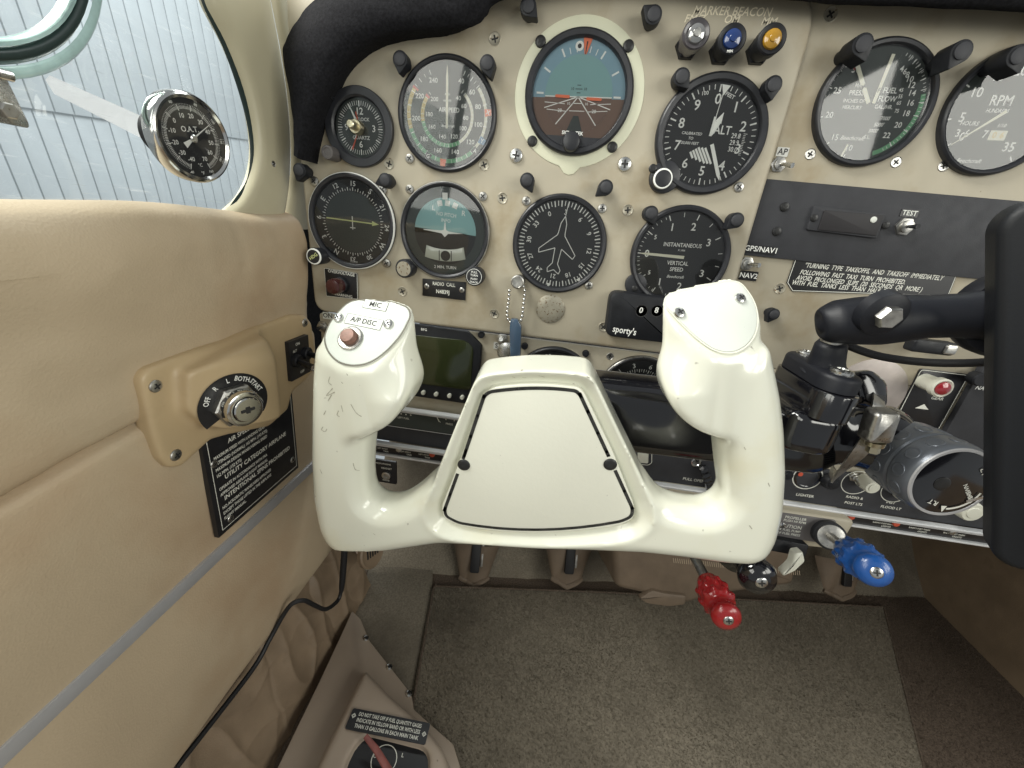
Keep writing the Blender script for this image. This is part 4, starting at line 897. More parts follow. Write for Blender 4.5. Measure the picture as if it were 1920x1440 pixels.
# vertical speed
F = gframe('vsi', rot=2.2)
t = gauge('vsi', F, 'vertical_speed_indicator', 'vertical speed indicator with its needle at zero beside the right yoke grip', 'gauge', 41.5, 36.8, 3.0)
m = MB()
va = {-3: 180 + 64, -2: 0, 0: 270}
A = [(272, '0'), (336, '1'), (16, '2'), (60, '3'), (209, '1'), (168, '2'), (120, '3')]
for a, s in A: m.dtext(F, s, 8.4, a, 25.4 if s != '0' else 27.5, Z0); m.tick(F, a, 31, 35.5, .8, Z0)
for a in (303, 237): m.dtext(F, '5', 5, a, 27, Z0); m.tick(F, a, 30.5, 35.5, .8, Z0)
for a in list(range(276, 303, 6)) + list(range(310, 336, 7)) + list(range(243, 268, 6)) + list(range(211, 236, 6)): m.tick(F, a, 33.2, 35.2, .45, Z0)
for a in (356, 38, 189, 144, 82, 100): m.tick(F, a, 32, 35.5, .5, Z0)
m.text(F, 'INSTANTANEOUS', 4.6, 1, 9.6, Z0, sx=.86); m.text(F, 'X 1000', 2, 1, 5.4, Z0); m.text(F, 'VERTICAL', 4.7, 0, -5.4, Z0, sx=.86); m.text(F, 'SPEED', 4.7, 0, -10.6, Z0, sx=.9); m.text(F, 'Beechcraft', 3.4, 0, -16.8, Z0, shear=.35)
m.build('markings', M_['mark'], t)
MB().tick(F, 272, -4, 26, 2.6, .1, 2.0).tick(F, 272, 26, 34, 2.4, .1, .4).build('needle', M_['cream_mark'], t)
lo_ = F.at(1192, 533, 0); MB().prism(F, circle(9.5, 24, *lo_), -3, 1.6, .8).build('mounting_ear', M_['bezel'], t); screw_mb(F.sub(*F.at(1190, 541, 1.6), 1.6), 2.6, .7).build('screw', [M_['black_screw'], M_['iron']], t)

# manifold pressure / fuel flow
F = gframe('ff', rot=0, w=-5)
F = PANEL.sub(*PANEL.at(1638, 197, -5), -5, math.radians(2))
t = gauge('ff', F, 'fuel_flow_gauge', 'manifold pressure and fuel flow gauge with two white needles at the upper right', 'gauge', 41, 36.5, 3.2, 'dial_grey')
m = MB()
for a, s in ((287, '25'), (256, '20'), (222, '15'), (194, '10'), (318, '30')): m.dtext(F, s, 5.6, a, 29, Z0); m.tick(F, a, 33.4, 36, .7, Z0)
for i in range(26): m.tick(F, 192 + i * 5.4, 35, 36.2, .4, Z0)
for a, s in ((27, '4'), (34, '6'), (41, '8'), (49, '10'), (59, '12'), (71, '14'), (85, '16'), (100, '18'), (118, '20'), (138, '22')): m.dtext(F, s, 5.2, a, 25.4, Z0); m.tick(F, a, 31, 34.6, .5, Z0)
for i in range(30): m.tick(F, 20 + i * 4.4, 32.4, 34.2, .35, Z0)
for s, u, v, z in (('MAN', -13, 12, 3.6), ('PRESS', -14, 7.4, 4.6), ('INCHES OF', -14, 2.4, 3.4), ('MERCURY', -14, -1.8, 3.4), ('FUEL', 8.6, 9.4, 5), ('FLOW', 8.6, 4.2, 5), ('GAL./HR.', 8, -.8, 3.6), ('7000\'', 12, -8, 3.6), ('5000\'', 9, -12.2, 3.6), ('3000\'', 6.5, -16.2, 3.6), ('S.L.', 3.5, -20.4, 3.6), ('45', 16, 10, 3.4), ('55', 17, 6, 3.4), ('65', 17.5, 2, 3.4), ('75', 18, -3, 3.4)): m.text(F, s, z, u, v, Z0, sx=.9)
m.text(F, 'Beechcraft', 4, -7, -21.5, Z0, shear=.35)
m.build('markings', M_['mark'], t)
MB().arc(F, 76, 160, 31.5, 34.6, Z0 - .05).build('green_arc', M_['green'], t); MB().arc(F, 316, 320, 29, 36.2, Z0 + .05).build('red_line', M_['redm'], t)
n_ = MB(); a0 = Vector((-3, -2)); n_.line(F, (-4, 1), (-20, 24), 2.8, .1); n_.line(F, (-.5, 1), (2, 31), 2.4, .1); n_.line(F, (-9, -26), (-11.5, -36), 1.4, .1)
n_.build('needles', M_['cream_mark'], t)
m = MB(); m.text(F, 'M', 4.0, -11, 11, .25, rot=.55); m.text(F, 'F', 4.0, .2, 9, .25, rot=-.08); m.build('needle_letters', M_['ink'], t)

# tachometer
F = PANEL.sub(*PANEL.at(1882, 212, -5), -5, math.radians(2))
t = gauge('rpm', F, 'tachometer', 'tachometer with hour counter cut off by the right edge of the picture', 'gauge', 41, 36.8, 3.2, 'dial_grey')
m = MB()
for a, s in ((232, '0'), (262, '5'), (298, '10'), (330, '15'), (0, '20'), (30, '25'), (62, '30'), (146, '35')): m.dtext(F, s, 8.6 if s != '0' else 8, a, 25.5, Z0); m.tick(F, a, 32.5, 36.2, 1.0, Z0)
m.text(F, 'RPM', 9, -4, 7.5, Z0, sx=.9); m.text(F, 'HUNDREDS', 3.6, -4, 1.4, Z0, shear=.2, sx=.8); m.text(F, 'HOURS', 3.8, -19, -7, Z0, shear=.2); m.text(F, '1/10', 3.4, 3, -7.6, Z0, shear=.2); m.text(F, 'Beechcraft', 4, -9, -31, Z0, shear=.35)
for i, s in enumerate('36 7'): m.text(F, s, 7, -24 + i * 6.2, -13.5, Z0)
m.build('markings', M_['mark'], t)
MB().flat(F, rrect(-2.5, -17, 9, -10.6, .5), Z0 + .05).build('tenths_window', M_['cream_mark'], t); MB().text(F, '0', 5.6, 1, -13.8, Z0 + .15).text(F, '6', 5.6, 6, -13.8, Z0 + .15).build('tenths_digits', M_['yellow'], t)
MB().tick(F, 231, -2, 34, 2.4, .1, .5).build('needle', M_['cream_mark'], t)

# two lower bearing indicators, partly hidden by the yoke
for (cx, cy, R, lab, off, nums) in ((1036, 722, 41, 'compass card gauge with 30 and 33 showing just above the yoke hub', -345, 1), (1196, 740, 41, 'bearing indicator with N, 3 and 6 behind the black control column', -48, 2)):
    F = PANEL.sub_px(cx, cy, -5.4)
    t = gauge('low', F, 'bearing_indicator', lab, 'gauge', R, 36.8, 2.8, rim='nickel' if nums == 2 else None)
    m = MB()
    for i in range(72): m.tick(F, i * 5 + off, 24.5 if i % 2 else 23.6, 27, .5 if i % 2 else .8, Z0)
    for i, s in enumerate(('N', '3', '6', 'E', '12', '15', 'S', '21', '24', 'W', '30', '33')): m.dtext(F, s, 6.6, i * 30 + off, 30.5, Z0, radial=True)
    if nums == 2: m.tick(F, 8, -10, 18, 1.2, .1).tick(F, 8, 18, 23, 5, .1, .4)
    m.build('markings', M_['mark'], t)

# storm display
sf_ = [PANEL.at(x, y, -5) for x, y in ((762, 603), (876, 621), (904, 648), (898, 760), (760, 742))]
bF = PANEL.sub_px(832, 680, -7)
t = thing('storm_display', 'square dark green storm display screen behind the left yoke grip', 'display', bF.P(0, 0, 0))
bz = [bF.at(x, y, 0) for x, y in ((765, 606), (878, 622), (904, 648), (896, 758), (760, 744))]
MB().prism(bF, round_poly([bF.at(x, y, 3) for x, y in ((744, 604), (878, 622), (904, 648), (894, 760), (744, 738))], 2.5), -2, 3.5, 1).build('bezel', M_['black'], t)
MB().prism(bF, round_poly([bF.at(x, y, 4) for x, y in ((760, 626), (872, 638), (888, 652), (882, 732), (758, 716))], 5), 3.2, 4.2, .6).build('screen', M_['crt'], t)
MB().text(bF.sub(*bF.at(795, 618, 3.6), 3.6), 'BFG', 3.6, 0, 0, .2).build('lettering', M_['mark'], t)
for x, y in ((793, 737), (817, 740), (842, 743), (866, 746)):
    MB().lathe(bF.sub(*bF.at(x, y, 7), 3.5), [(2.2, 0), (2.4, 3), (2.0, 4), (.6, 4.2)], 14).build('button', M_['knob_white'], t)
# ------------------------------------------------------------------ post lights, lamps, switches, placards
def post_light(i, x, y, ang, lab, w=0, h=15, r=5.3):
    F = PANEL.sub_px(x, y, w + h).sub(0, 0, -h, math.radians(ang))
    t = thing('post_light', lab, 'post light', F.P(0, 0, 0), 'post lights around the gauges')
    MB().lathe(F, [(r * .8, 0), (r * .8, h * .5)], 18).build('stem', M_['black'], t)
    tear = [(r * 1.12 * math.cos(a), r * 1.12 * math.sin(a)) for a in [math.radians(45 + 270 * k / 18) for k in range(19)]] + [(r * 1.75, -.1 * r), (r * 1.75, .1 * r)]
    MB().prism(F, ccw(tear), h * .38, h - .8, .5).build('hood', M_['black'], t)
    MB().lathe(F, [(r * .82, h - 1), (r * .82, h + .1), (r * .7, h + .5), (r * .2, h + .6)], 20).build('cap', M_['black_matte'], t)
PL = [(990, 10, -40, 'post light at the upper left of the attitude indicator'), (1226, 26, 150, 'post light at the upper right of the attitude indicator'), (749, 110, -95, 'post light at the upper left of the airspeed indicator'), (913, 118, -70, 'post light at the upper right of the airspeed indicator'),
      (597, 165, -30, 'post light above left of the clock at the felt edge'), (560, 319, -110, 'post light above left of the course indicator by the window post'), (721, 338, 200, 'post light above right of the course indicator'), (988, 338, -60, 'post light above left of the heading gyro'), (1136, 351, 225, 'post light above right of the heading gyro'),
      (1279, 143, -45, 'post light at the upper left of the altimeter'), (1452, 158, -80, 'post light at the upper right of the altimeter'), (1221, 400, -60, 'post light at the upper left of the vertical speed indicator'), (1382, 413, -130, 'post light at the upper right of the vertical speed indicator')]
for i, (x, y, a, lab) in enumerate(PL): post_light(i, x, y, a, lab)
for i, (x, y, a, lab) in enumerate([(1620, 82, -60, 'post light at the upper left of the fuel flow gauge'), (1806, 95, -110, 'post light at the upper right of the fuel flow gauge'), (1912, 104, -60, 'post light at the upper left of the tachometer')]): post_light(i, x, y, a, lab, -7, 24, 6.0)
post_light(0, 1452, 590, -110, 'short post light right of the right yoke grip on the lower panel', -7, 12, 4.6)
for x, y, lab in ((903, 627, 'small black button at the upper right of the storm display'), (984, 648, 'small black post left of the compass card gauge above the yoke hub'), (1098, 662, 'small black post right of the compass card gauge above the yoke hub')):
    o = MB().lathe(PANEL.sub_px(x, y, -7), [(3.4, 0), (3.4, 3), (2.8, 4), (.8, 4.2)], 18).build('panel_button', M_['black']); tag(o, lab, 'button')
# marker beacon lamps
for (bx, by, tx, ty_, m, lab, wr) in ((1291, 95, 1306, 62, 'lens_clear', 'clear marker beacon lamp, leftmost of the three', ''), (1360, 100, 1374, 72, 'lens_blue', 'blue marker beacon lamp, middle of the three', 'MIN'), (1432, 102, 1449, 72, 'lens_amber', 'amber marker beacon lamp, rightmost of the three', '')):
    F = PANEL.sub_px(tx, ty_, 22).sub(0, 0, -22)
    t = thing('marker_beacon_lamp', lab, 'indicator lamp', F.P(0, 0, 0), 'marker beacon lamps')
    MB().lathe(F, [(9, 0), (9, 4), (8, 5)], 6).build('nut', M_['black'], t)
    MB().lathe(F, [(7.6, 4), (7.6, 12), (9.0, 13), (9.2, 21), (8.4, 22), (6, 21)], 36, cap1=False).build('housing', M_['black'] if m != 'lens_clear' else mat('smoked_clear_housing', (.06, .055, .06), .25, coat=.4), t)
    MB().lathe(F, [(6.0, 20.6), (5.5, 22.4), (3.8, 23.4), (1, 23.8)], 24).build('lens', M_[m], t)
    MB().lathe(F, [(2.6, 23.7), (2.4, 24.4), (.6, 24.6)], 16).build('lens_centre', M_['nickel'] if m == 'lens_clear' else M_[m], t)
    if wr: MB().text(F.sub(0, -7.2, 22), wr, 2.2, 0, 0, .3, rot=.1).build('lettering', M_['mark'], t)
# overvoltage lamp plate
of_ = PANEL.sub(*PANEL.at(640, 531, 0), 0, PANEL.angle((612, 507), (666, 516)))
t = thing('overvoltage_lamp', 'overvoltage warning lamp with dark red lens on a black plate', 'warning lamp', of_.P(0, 0, 0))
c4 = [of_.at(x, y, 0) for x, y in ((609, 502), (671, 512), (672, 561), (613, 555))]
MB().prism(of_, round_poly(c4, 1.5), -.2, 1.2, .3).build('plate', M_['placard'], t)
MB().text(of_.sub(*of_.at(640, 512, 1.2), 1.2), 'OVERVOLTAGE', 3.9, 0, 0, .15).text(of_.sub(*of_.at(644, 554, 1.2), 1.2), 'WARNING', 3.9, 0, 0, .15).build('lettering', M_['etch'], t)
MB().pline(of_, inset(ccw(round_poly(c4, 1.5)), .2), .4, 1.3, True).build('border', M_['etch'], t)
lf_ = PANEL.sub_px(623, 538, 18).sub(0, 0, -18)
MB().lathe(lf_, [(8, 1), (8, 6), (7, 7)], 24).build('socket', M_['black'], t)
MB().lathe(lf_, [(7.2, 6), (7.4, 16), (6.6, 18), (4, 18.8), (1, 19)], 24, mod=lambda i, n, r, w: 1 + (.03 * (i % 2) if 6 < w < 16 else 0)).build('lens', M_['lens_red'], t)
# radio call placard
rf = PANEL.sub(*PANEL.at(833, 541, 0), 0, PANEL.angle((794, 526), (873, 533)))
t = thing('radio_call_placard', 'small black radio call placard below the turn coordinator', 'placard', rf.P(0, 0, 0))
c4 = [rf.at(x, y, 0) for x, y in ((793, 522), (874, 529), (873, 563), (793, 554))]
MB().prism(rf, c4, -.2, 1.4, .3).build('plate', M_['placard'], t)
MB().text(rf, 'RADIO  CALL', 4.6, 0, 4.0, 1.6, sx=.8).text(rf, 'N4839J', 5.2, -1, -3.2, 1.6, sx=.85).build('lettering', M_['etch'], t)
for x, y in ((800, 537), (866, 544)): screw_mb(rf.sub(*rf.at(x, y, 1.4), 1.4), 2.6, .9).build('screw', [M_['nickel'], M_['iron']], t)
# toggles with labels
def dymo(x, y, txt, w, lab, wd, h, col='placard', ink='mark', a=None, b=None, size=None, holder=None):
    F = PANEL.sub(*PANEL.at(x, y, w), w, PANEL.angle(a, b, w) if a else 0)
    t = thing('tape_label', lab, 'label', F.P(0, 0, 0), 'tape labels')
    MB().prism(F, rrect(-wd / 2, -h / 2, wd / 2, h / 2, .3), -.2, .35).build('tape', M_[col], t)
    MB().text(F, txt, size or h * .95, 0, 0, .5).build('lettering', M_[ink], t)
dymo(1427, 468, 'GPS/NAV1', -4.3, 'black tape label reading GPS/NAV1 at the flight panel edge', 23, 6.4)
dymo(1403, 517, 'NAV2', -6.3, 'black tape label reading NAV2 behind the right yoke grip', 15, 8, size=6)
dymo(1467, 285, 'AP', -6.6, 'silver tape label reading AP above its toggle', 9, 6.5, 'tape', 'ink')
dymo(1705, 400, 'TEST', -4.4, 'small label reading TEST on the black blanking plate', 13, 5.4, 'placard', 'label')
small_toggle(PANEL.sub_px(1458, 309, -7), 'toggle switch under the AP label', tip=(5, -2, 10), nut=6)
small_toggle(PANEL.sub_px(1399, 494, -7), 'toggle switch between the GPS/NAV1 and NAV2 labels', tip=(5, 0, 10), nut=6)
small_toggle(PANEL.sub_px(1694, 425, -4.6), 'test push button with hex nut on the black blanking plate', tip=(1, 0, 9), nut=7, bat='black', name='test_button')
small_toggle(PANEL.sub_px(942, 636, -7), 'toggle switch with ON label between the storm display and the key tag', tip=(0, 3, 8), nut=6)
dymo(940, 619, 'ON', -6.8, 'tiny black ON label above the toggle beside the key tag', 8, 5)
dymo(931, 648, 'S', -6.8, 'tiny silver label left of the key blade', 6, 7, 'tape', 'ink')
dymo(615, 592, 'ON', -6.8, 'tiny white ON label left of the left yoke grip', 11, 7, 'label', 'ink')
small_toggle(PANEL.sub_px(606, 612, -7), 'small dark socket under the white ON label', tip=(0, 0, 5), nut=6, bat='iron', name='push_socket')
# clip-on timer
tf_ = PANEL.sub(*PANEL.at(1200, 592, 14), 0, PANEL.angle((1150, 615), (1193, 622), 14))
t = thing('clip_on_timer', 'black clip-on digit reminder box with white digits 0 and 8', 'reminder box', tf_.P(0, 0, 0))
tp_ = round_poly([tf_.at(x, y, 14) for x, y in ((1145, 545), (1262, 560), (1262, 646), (1134, 631))], [9, 3, 3, 9])
MB().prism(tf_, tp_, 1, 14, 3).build('case', M_['black'], t)
q = MB()
for x, s in ((1202, '0'), (1231, '8'), (1258, '3')): q.text(tf_.sub(*tf_.at(x, 582, 14.2), 14.2), s, 7, 0, 0, .25)
q.text(tf_.sub(*tf_.at(1171, 620, 14.2), 14.2), "sporty's", 8.4, 0, 0, .25, sx=.8); q.build('lettering', M_['mark'], t)
for x in (1203, 1232, 1258): MB().lathe(tf_.sub(*tf_.at(x, 583, 14), 14), [(5.4, 0), (5.4, .15), (4.8, -.0)], 24, cap1=True).build('digit_window', M_['iron'], t)
# ball chain with key tag
cF = PANEL.sub_px(970, 529, 11)
t = thing('key_chain', 'beaded metal chain with key and blue tag hanging from the heading gyro knob', 'key chain', cF.P(0, 0, 0))
pathpx = [(955, 545), (954, 560), (952, 575), (951, 588), (953, 600), (960, 606), (970, 606), (977, 600), (980, 588), (981, 575), (983, 560), (984, 545), (980, 533)]
pp_ = smooth_path([PANEL.P(*PANEL.at(x, y, 10), 10) for x, y in pathpx], 12)
acc = 0; last = pp_[0]; bead0 = None
for p in pp_:
    if (p - last).length > 3.6 or bead0 is None:
        if bead0 is None:
            bead0 = MB().lathe(Frame(p, (1, 0, 0), (0, 0, 1)), [(.2, -1.6), (1.1, -1.2), (1.6, 0), (1.1, 1.2), (.2, 1.6)], 10).build('bead', M_['steel'], t, smooth=80); b0 = p
        else:
            o = bead0.copy(); scene.collection.objects.link(o); o.parent = t; o.location = (p - b0) * .001
        last = p
MB().tube(pp_, .35, 6).build('wire', M_['nickel'], t)
kt = PANEL.sub(*PANEL.at(966, 632, 9), 9, math.radians(-3))
MB().prism(kt, round_poly([kt.at(x, y, 0) for x, y in ((958, 597), (971, 598), (978, 612), (976, 668), (957, 668), (956, 612))], 1.5), -3, 3, 1).build('blue_tag', M_['blue_tag'], t)
kk = PANEL.sub_px(950, 660, 6)
MB().lathe(kk, [(9.5, -.8), (9.5, .8), (9, 1.1), (2, 1.1)], 28, cap0=True).build('key_head', M_['steel'], t)
# gear lamp placard
gf = PANEL.sub_px(1760, 737, -7)
t = thing('gear_lamp_placard', 'red gear warning lamp on a black placard beside the tablet', 'warning lamp', gf.P(0, 0, 0))
c4 = [gf.at(x, y, 0) for x, y in ((1729, 688), (1809, 698), (1755, 785), (1690, 752))]
MB().prism(gf, round_poly([(-26, -42), (16, -42), (16, 21), (-26, 21)], 3), -.3, 1.0, .3).build('plate', M_['placard'], t)
MB().pline(gf, round_poly([(-25, -41), (15, -41), (15, 20), (-25, 20)], 3), .6, 1.15, True).text(gf, 'GEAR', 4.2, 0, -5, 1.15, shear=.2).text(gf, 'DOWN', 4.2, -6, -34, 1.15, shear=.2).flat(gf, [(-14, -17), (-8, -12), (-2, -17)], 1.15).build('lettering', M_['etch'], t)
gl = PANEL.sub_px(1769, 729, 14).sub(0, 0, -21)
MB().lathe(gl, [(7, 0), (7, 14), (8.6, 15), (8.6, 20), (7.4, 21), (6, 20)], 28, cap1=False, mod=lambda i, n, r, w: 1 + (.03 * (i % 2) if 2 < w < 14 else 0)).build('lamp_collar', M_['knob_white'], t)
MB().lathe(gl, [(6.2, 19.6), (5.6, 21.4), (3, 22.6), (.6, 23)], 22).build('lamp_lens', mat('bright_red_lens', (.32, .02, .03), .15, coat=1), t)
rp_ = thing('radio_stack', 'dark radio panel at the right partly hidden by the tablet', 'radio panel', PANEL.P(470, 0, -4))
MB().prism(PANEL, round_poly([(gf.at(1835, 690, 3)[0] + Vector(gf.o - PANEL.o).dot(PANEL.U), -50), (640, -50), (640, 80), (gf.at(1835, 690, 3)[0] + Vector(gf.o - PANEL.o).dot(PANEL.U), 80)], 2), -6, -1, 1).build('plate', M_['black_matte'], rp_)
MB().text(PANEL.sub_px(1840, 728, -1), 'NAV', 5, 0, 0, .2, shear=.2).build('lettering', M_['mark'], rp_)
MB().lathe(PANEL.sub_px(1838, 712, 6).sub(0, 0, -7), [(6, 0), (6, 7), (5, 8)], 20).build('knob', M_['black'], rp_)
gh = PANEL.sub_px(1765, 655, 20).sub(0, 0, -27)
t = thing('gear_lever', 'black lever with a worn silver tip peeking out below the tablet arm', 'lever', gh.P(0, 0, 0))
MB().prism(gh, rrect(-22, -5, 12, 6, 3), 18, 27, 2).build('handle', M_['black'], t); MB().prism(gh, rrect(2, -3.5, 11, 4.5, 2), 26.5, 28.5, 1).build('tip', M_['nickel'], t); MB().tube([gh.P(8, 0, 0), gh.P(8, 0, 20)], 4, 12).build('shaft', M_['black'], t)

# ------------------------------------------------------------------ ignition housing on the left wall
ig = WALL
hpx = [(262, 712), (275, 692), (370, 655), (430, 640), (480, 615), (545, 590), (572, 590), (584, 605), (590, 645), (592, 690), (575, 712), (548, 735), (540, 768), (505, 800), (430, 815), (395, 825), (340, 876), (318, 878), (300, 860), (285, 815)]
hp2 = round_poly([ig.at(x, y, 8) for x, y in hpx], 3)
t = thing('ignition_housing', 'moulded tan ignition switch housing screwed to the sidewall', 'ignition switch', ig.P(-110, 0, 5))
lo3 = (-195, -75, -6); hi3 = (15, 62, 66); h = 1.4
X, Y, Z = sgrid(lo3, hi3, h)
base = extr(poly_sdf(hp2, X[:, :, 0], Y[:, :, 0])[:, :, None], Z, -4, 9, 3)
# box whose face looks inboard and aft, towards the pilot
SL = .36
FACE = Frame(WALL.P(*WALL.at(440, 745, 27), 27), (SL, 1, 0), (0, 0, 1))
fpo = [FACE.at(x, y, 0) for x, y in ((352, 700), (372, 676), (440, 684), (512, 700), (522, 715), (516, 790), (430, 806), (392, 800), (352, 770))]
toW = lambda p: ((FACE.P(*p) - WALL.o).dot(WALL.U), (FACE.P(*p) - WALL.o).dot(WALL.V))
fw = [toW(p) for p in fpo]
top = [WALL.at(x, y, 9) for x, y in ((545, 640), (540, 600), (480, 622), (400, 655))]
bp2 = round_poly([fw[0], fw[8], fw[7], fw[6], fw[5], WALL.at(548, 700, 9), top[0], top[1], top[2], top[3]], 4)
d2b = poly_sdf(bp2, X[:, :, 0], Y[:, :, 0])[:, :, None]
c0 = WALL.at(440, 745, 27)
faceD = ((Z - 27) - SL * (X - c0[0])) / math.hypot(1, SL)
yt = (fw[1][1] + fw[3][1]) / 2; wt = 27 + SL * (fw[3][0] - c0[0])
topD = ((Z - wt) + .95 * (Y - yt - .12 * (X - fw[3][0]))) / 1.38
fwdD = ((Z - wt) + 1.5 * (X - fw[4][0] - 2)) / 1.8
box_ = smax(smax(smax(extr(d2b, Z, -5, 60, 3), faceD, 2.5), topD, 5), fwdD, 4)
D = smin(base, box_, 6) + np.zeros_like(X + Y + Z)
surface_net(D, lo3, h, WALL, MB(), 3).build('housing', M_['mould'], t, smooth=70)
for x, y in ((291, 724), (329, 853), (571, 605)):
    screw_mb(WALL.sub(*WALL.at(x, y, 9), 9), 4.2, 1.6).build('screw', [M_['nickel'], M_['iron']], t)
# key switch faces the pilot: axis between inboard and aft
kc = EYE + ray(438, 765) * ((-180 - EYE.x) / ray(438, 765).x)
KS = FACE.sub(*FACE.at(440, 757, .4), .4, 0)
r_ = 27
decal = [(r_ * math.cos(math.radians(a)), r_ * math.sin(math.radians(a))) for a in range(-35, 221, 8)] + [(12 * math.cos(math.radians(a)), 12 * math.sin(math.radians(a))) for a in range(220, -36, -8)]
dc = [(x * .92, y * .88) for x, y in decal]
n = len(dc) // 2
MB().add([KS.P(u, v, .4) for u, v in dc], [(i, i + 1, len(dc) - 2 - i, len(dc) - 1 - i) for i in range(n - 1)]).build('switch_decal', M_['placard'], t)
q = MB()
for a, s in ((-66, 'OFF'), (-36, 'R'), (-8, 'L'), (22, 'BOTH'), (58, 'START')): q.dtext(KS, s, 5.2, a, 19.5, .7, radial=True, sx=.8)
q.build('decal_lettering', M_['mark'], t)
MB().lathe(KS, [(16.5, 0), (16.5, 5), (15, 6)], 6).build('hex_nut', M_['nickel'], t)
MB().lathe(KS, [(13.6, 5), (13.8, 11), (13.2, 13.5), (11.5, 14.4), (9.8, 14.2), (9.4, 12.8)], 40, cap1=False, mod=lambda i, n, r, w: 1 + (.018 * (i % 2) if 5 < w < 13 else 0)).build('collar', M_['chrome'], t)
MB().lathe(KS, [(9.3, 11), (9.3, 15.4), (8.6, 16), (2, 16)], 32).build('key_cylinder', M_['chrome'], t)
MB().prism(KS, rrect(-5, -1.2, 5, 1.2, .5), 16.02, 16.2).prism(KS, rrect(-1.6, -2.6, 1.6, 2.6, .5), 16.02, 16.25).build('keyhole', M_['iron'], t)
# toggle plate at the front end of the housing
TP = Frame(WALL.P(*WALL.at(563, 668, 12), 12.0), (0, 1, 0), (0, 0, 1))
MB().prism(TP, rrect(-17, -21, 14, 19, 1), -4, .8, .3).build('toggle_plate', M_['placard'], t)
for s_, z_, u_, v_ in (('ON', 4, -4, 14), ('ALT', 3.4, -9, 8), ('OFF', 3.6, 0, -16)): MB().text(TP, s_, z_, u_, v_, 1).build('lettering', M_['etch'], t)
for x, y, ex, ey, lb, ln in ((553, 676, 588, 690, 'longer left toggle on the ignition housing with a bright tip', 30), (572, 662, 600, 670, 'right toggle on the ignition housing nearest the yoke', 22)):
    F = TP.sub(*TP.at(x, y, .8), .8)
    s = thing('master_toggle', lb, 'toggle switch', F.P(0, 0, 0), 'ignition housing toggles')
    MB().lathe(F, [(6.4, 0), (6.4, 4), (5.4, 5)], 18).build('nut', M_['black'], s)
    e = EYE + ray(ex, ey) * ((F.o.x + ln - EYE.x) / ray(ex, ey).x)
    MB().tube([F.P(0, 0, 3), F.P(0, 0, 3).lerp(e, .5), e], [2.2, 2.8, 3.2], 12).build('lever', M_['black'], s)
    MB().tube([e.lerp(F.P(0, 0, 3), .04), e + (e - F.o).normalized() * .8], 2.8, 12).build('lever_tip', M_['steel'], s)
# limitations placard
lf2 = WALL.sub(*WALL.at(470, 890, 3), 3, 0)
t = thing('limitations_placard', 'black placard of speed and category limits below the ignition housing', 'placard', lf2.P(0, 0, 0))
c4 = [lf2.at(x, y, 0) for x, y in ((366, 855), (543, 772), (556, 868), (412, 1009))]
uu = [c[0] for c in c4]; vv = [c[1] for c in c4]
u0, u1, v0, v1 = (uu[0] + uu[3]) / 2, (uu[1] + uu[2]) / 2, (vv[2] + vv[3]) / 2, vv[0] + 12
MB().prism(lf2, [(u0, v0), (u1, v0), (u1, v1), (u0, v1)], -1, 3.2, .4).build('plate', M_['placard'], t)
MB().pline(lf2, [(u0 + 4.5, v0 + 4.5), (u1 - 3, v0 + 4.5), (u1 - 3, v1 - 3), (u0 + 4.5, v1 - 3)], .6, 3.3, True).build('border', M_['etch'], t)
q = MB(); ls = [('AIR SPEED LIMITATIONS', 7, 1), ('MAXIMUM SPEED WITH LANDING GEAR', 5, 0), ('EXTENDED (NORMAL) 165 MPH. (143 KTS)', 5, 0), ('MAXIMUM DESIGN MANEUVERING SPEED', 5, 0), ('152 MPH. (132 KTS)', 5, 0), ('UTILITY CATEGORY AIRPLANE', 7, 1), ('OPERATE IN ACCORDANCE WITH FAA', 5, 0), ('APPROVED AIRPLANE FLIGHT MANUAL', 5, 0), ('INTENTIONAL SPINS PROHIBITED', 7, 1), ('NO ACROBATIC MANEUVERS APPROVED', 5, 0), ('EXCEPT THOSE LISTED IN THE AIRPLANE', 5, 0), ('FLIGHT MANUAL.', 5, 0)]
y = v1 - 14; wfull = (u1 - u0) - 12; lh = (v1 - v0 - 22) / sum(s * 1.28 for _, s, _ in ls)
for s, z, c in ls:
    zz = z * lh; w_ = max(a for a, b in glyphs(s)[0]) - min(a for a, b in glyphs(s)[0]); k = min(.95, wfull * .97 / (w_ * zz * .98))
    if c: q.text(lf2, s, zz * .98, (u0 + u1) / 2, y, 3.35, sx=k)
    else: q.text(lf2, s, zz * .98, u0 + 8, y, 3.35, align='L', sx=min(k, .75))
    y -= zz * 1.28
q.build('lettering', M_['etch'], t)
for x, y in ((401, 870), (432, 972), (548, 862)): screw_mb(lf2.sub(*lf2.at(x, y, 3.2), 3.2), 3.2, 1.2).build('screw', [M_['nickel'], M_['iron']], t)
# ------------------------------------------------------------------ yoke
Y = YOKE
def ypx(L, w): return [Y.at(x, y, w) for x, y in L]
yk = thing('control_yoke', 'glossy white airplane control yoke with two horns in the middle of the cockpit', 'control yoke', Y.P(0, 0, 0))
lo3 = (-172, -82, -62); hi3 = (172, 152, 34); h = 1.25
X, Yv, Z = sgrid(lo3, hi3, h); x2, y2 = X[:, :, 0], Yv[:, :, 0]
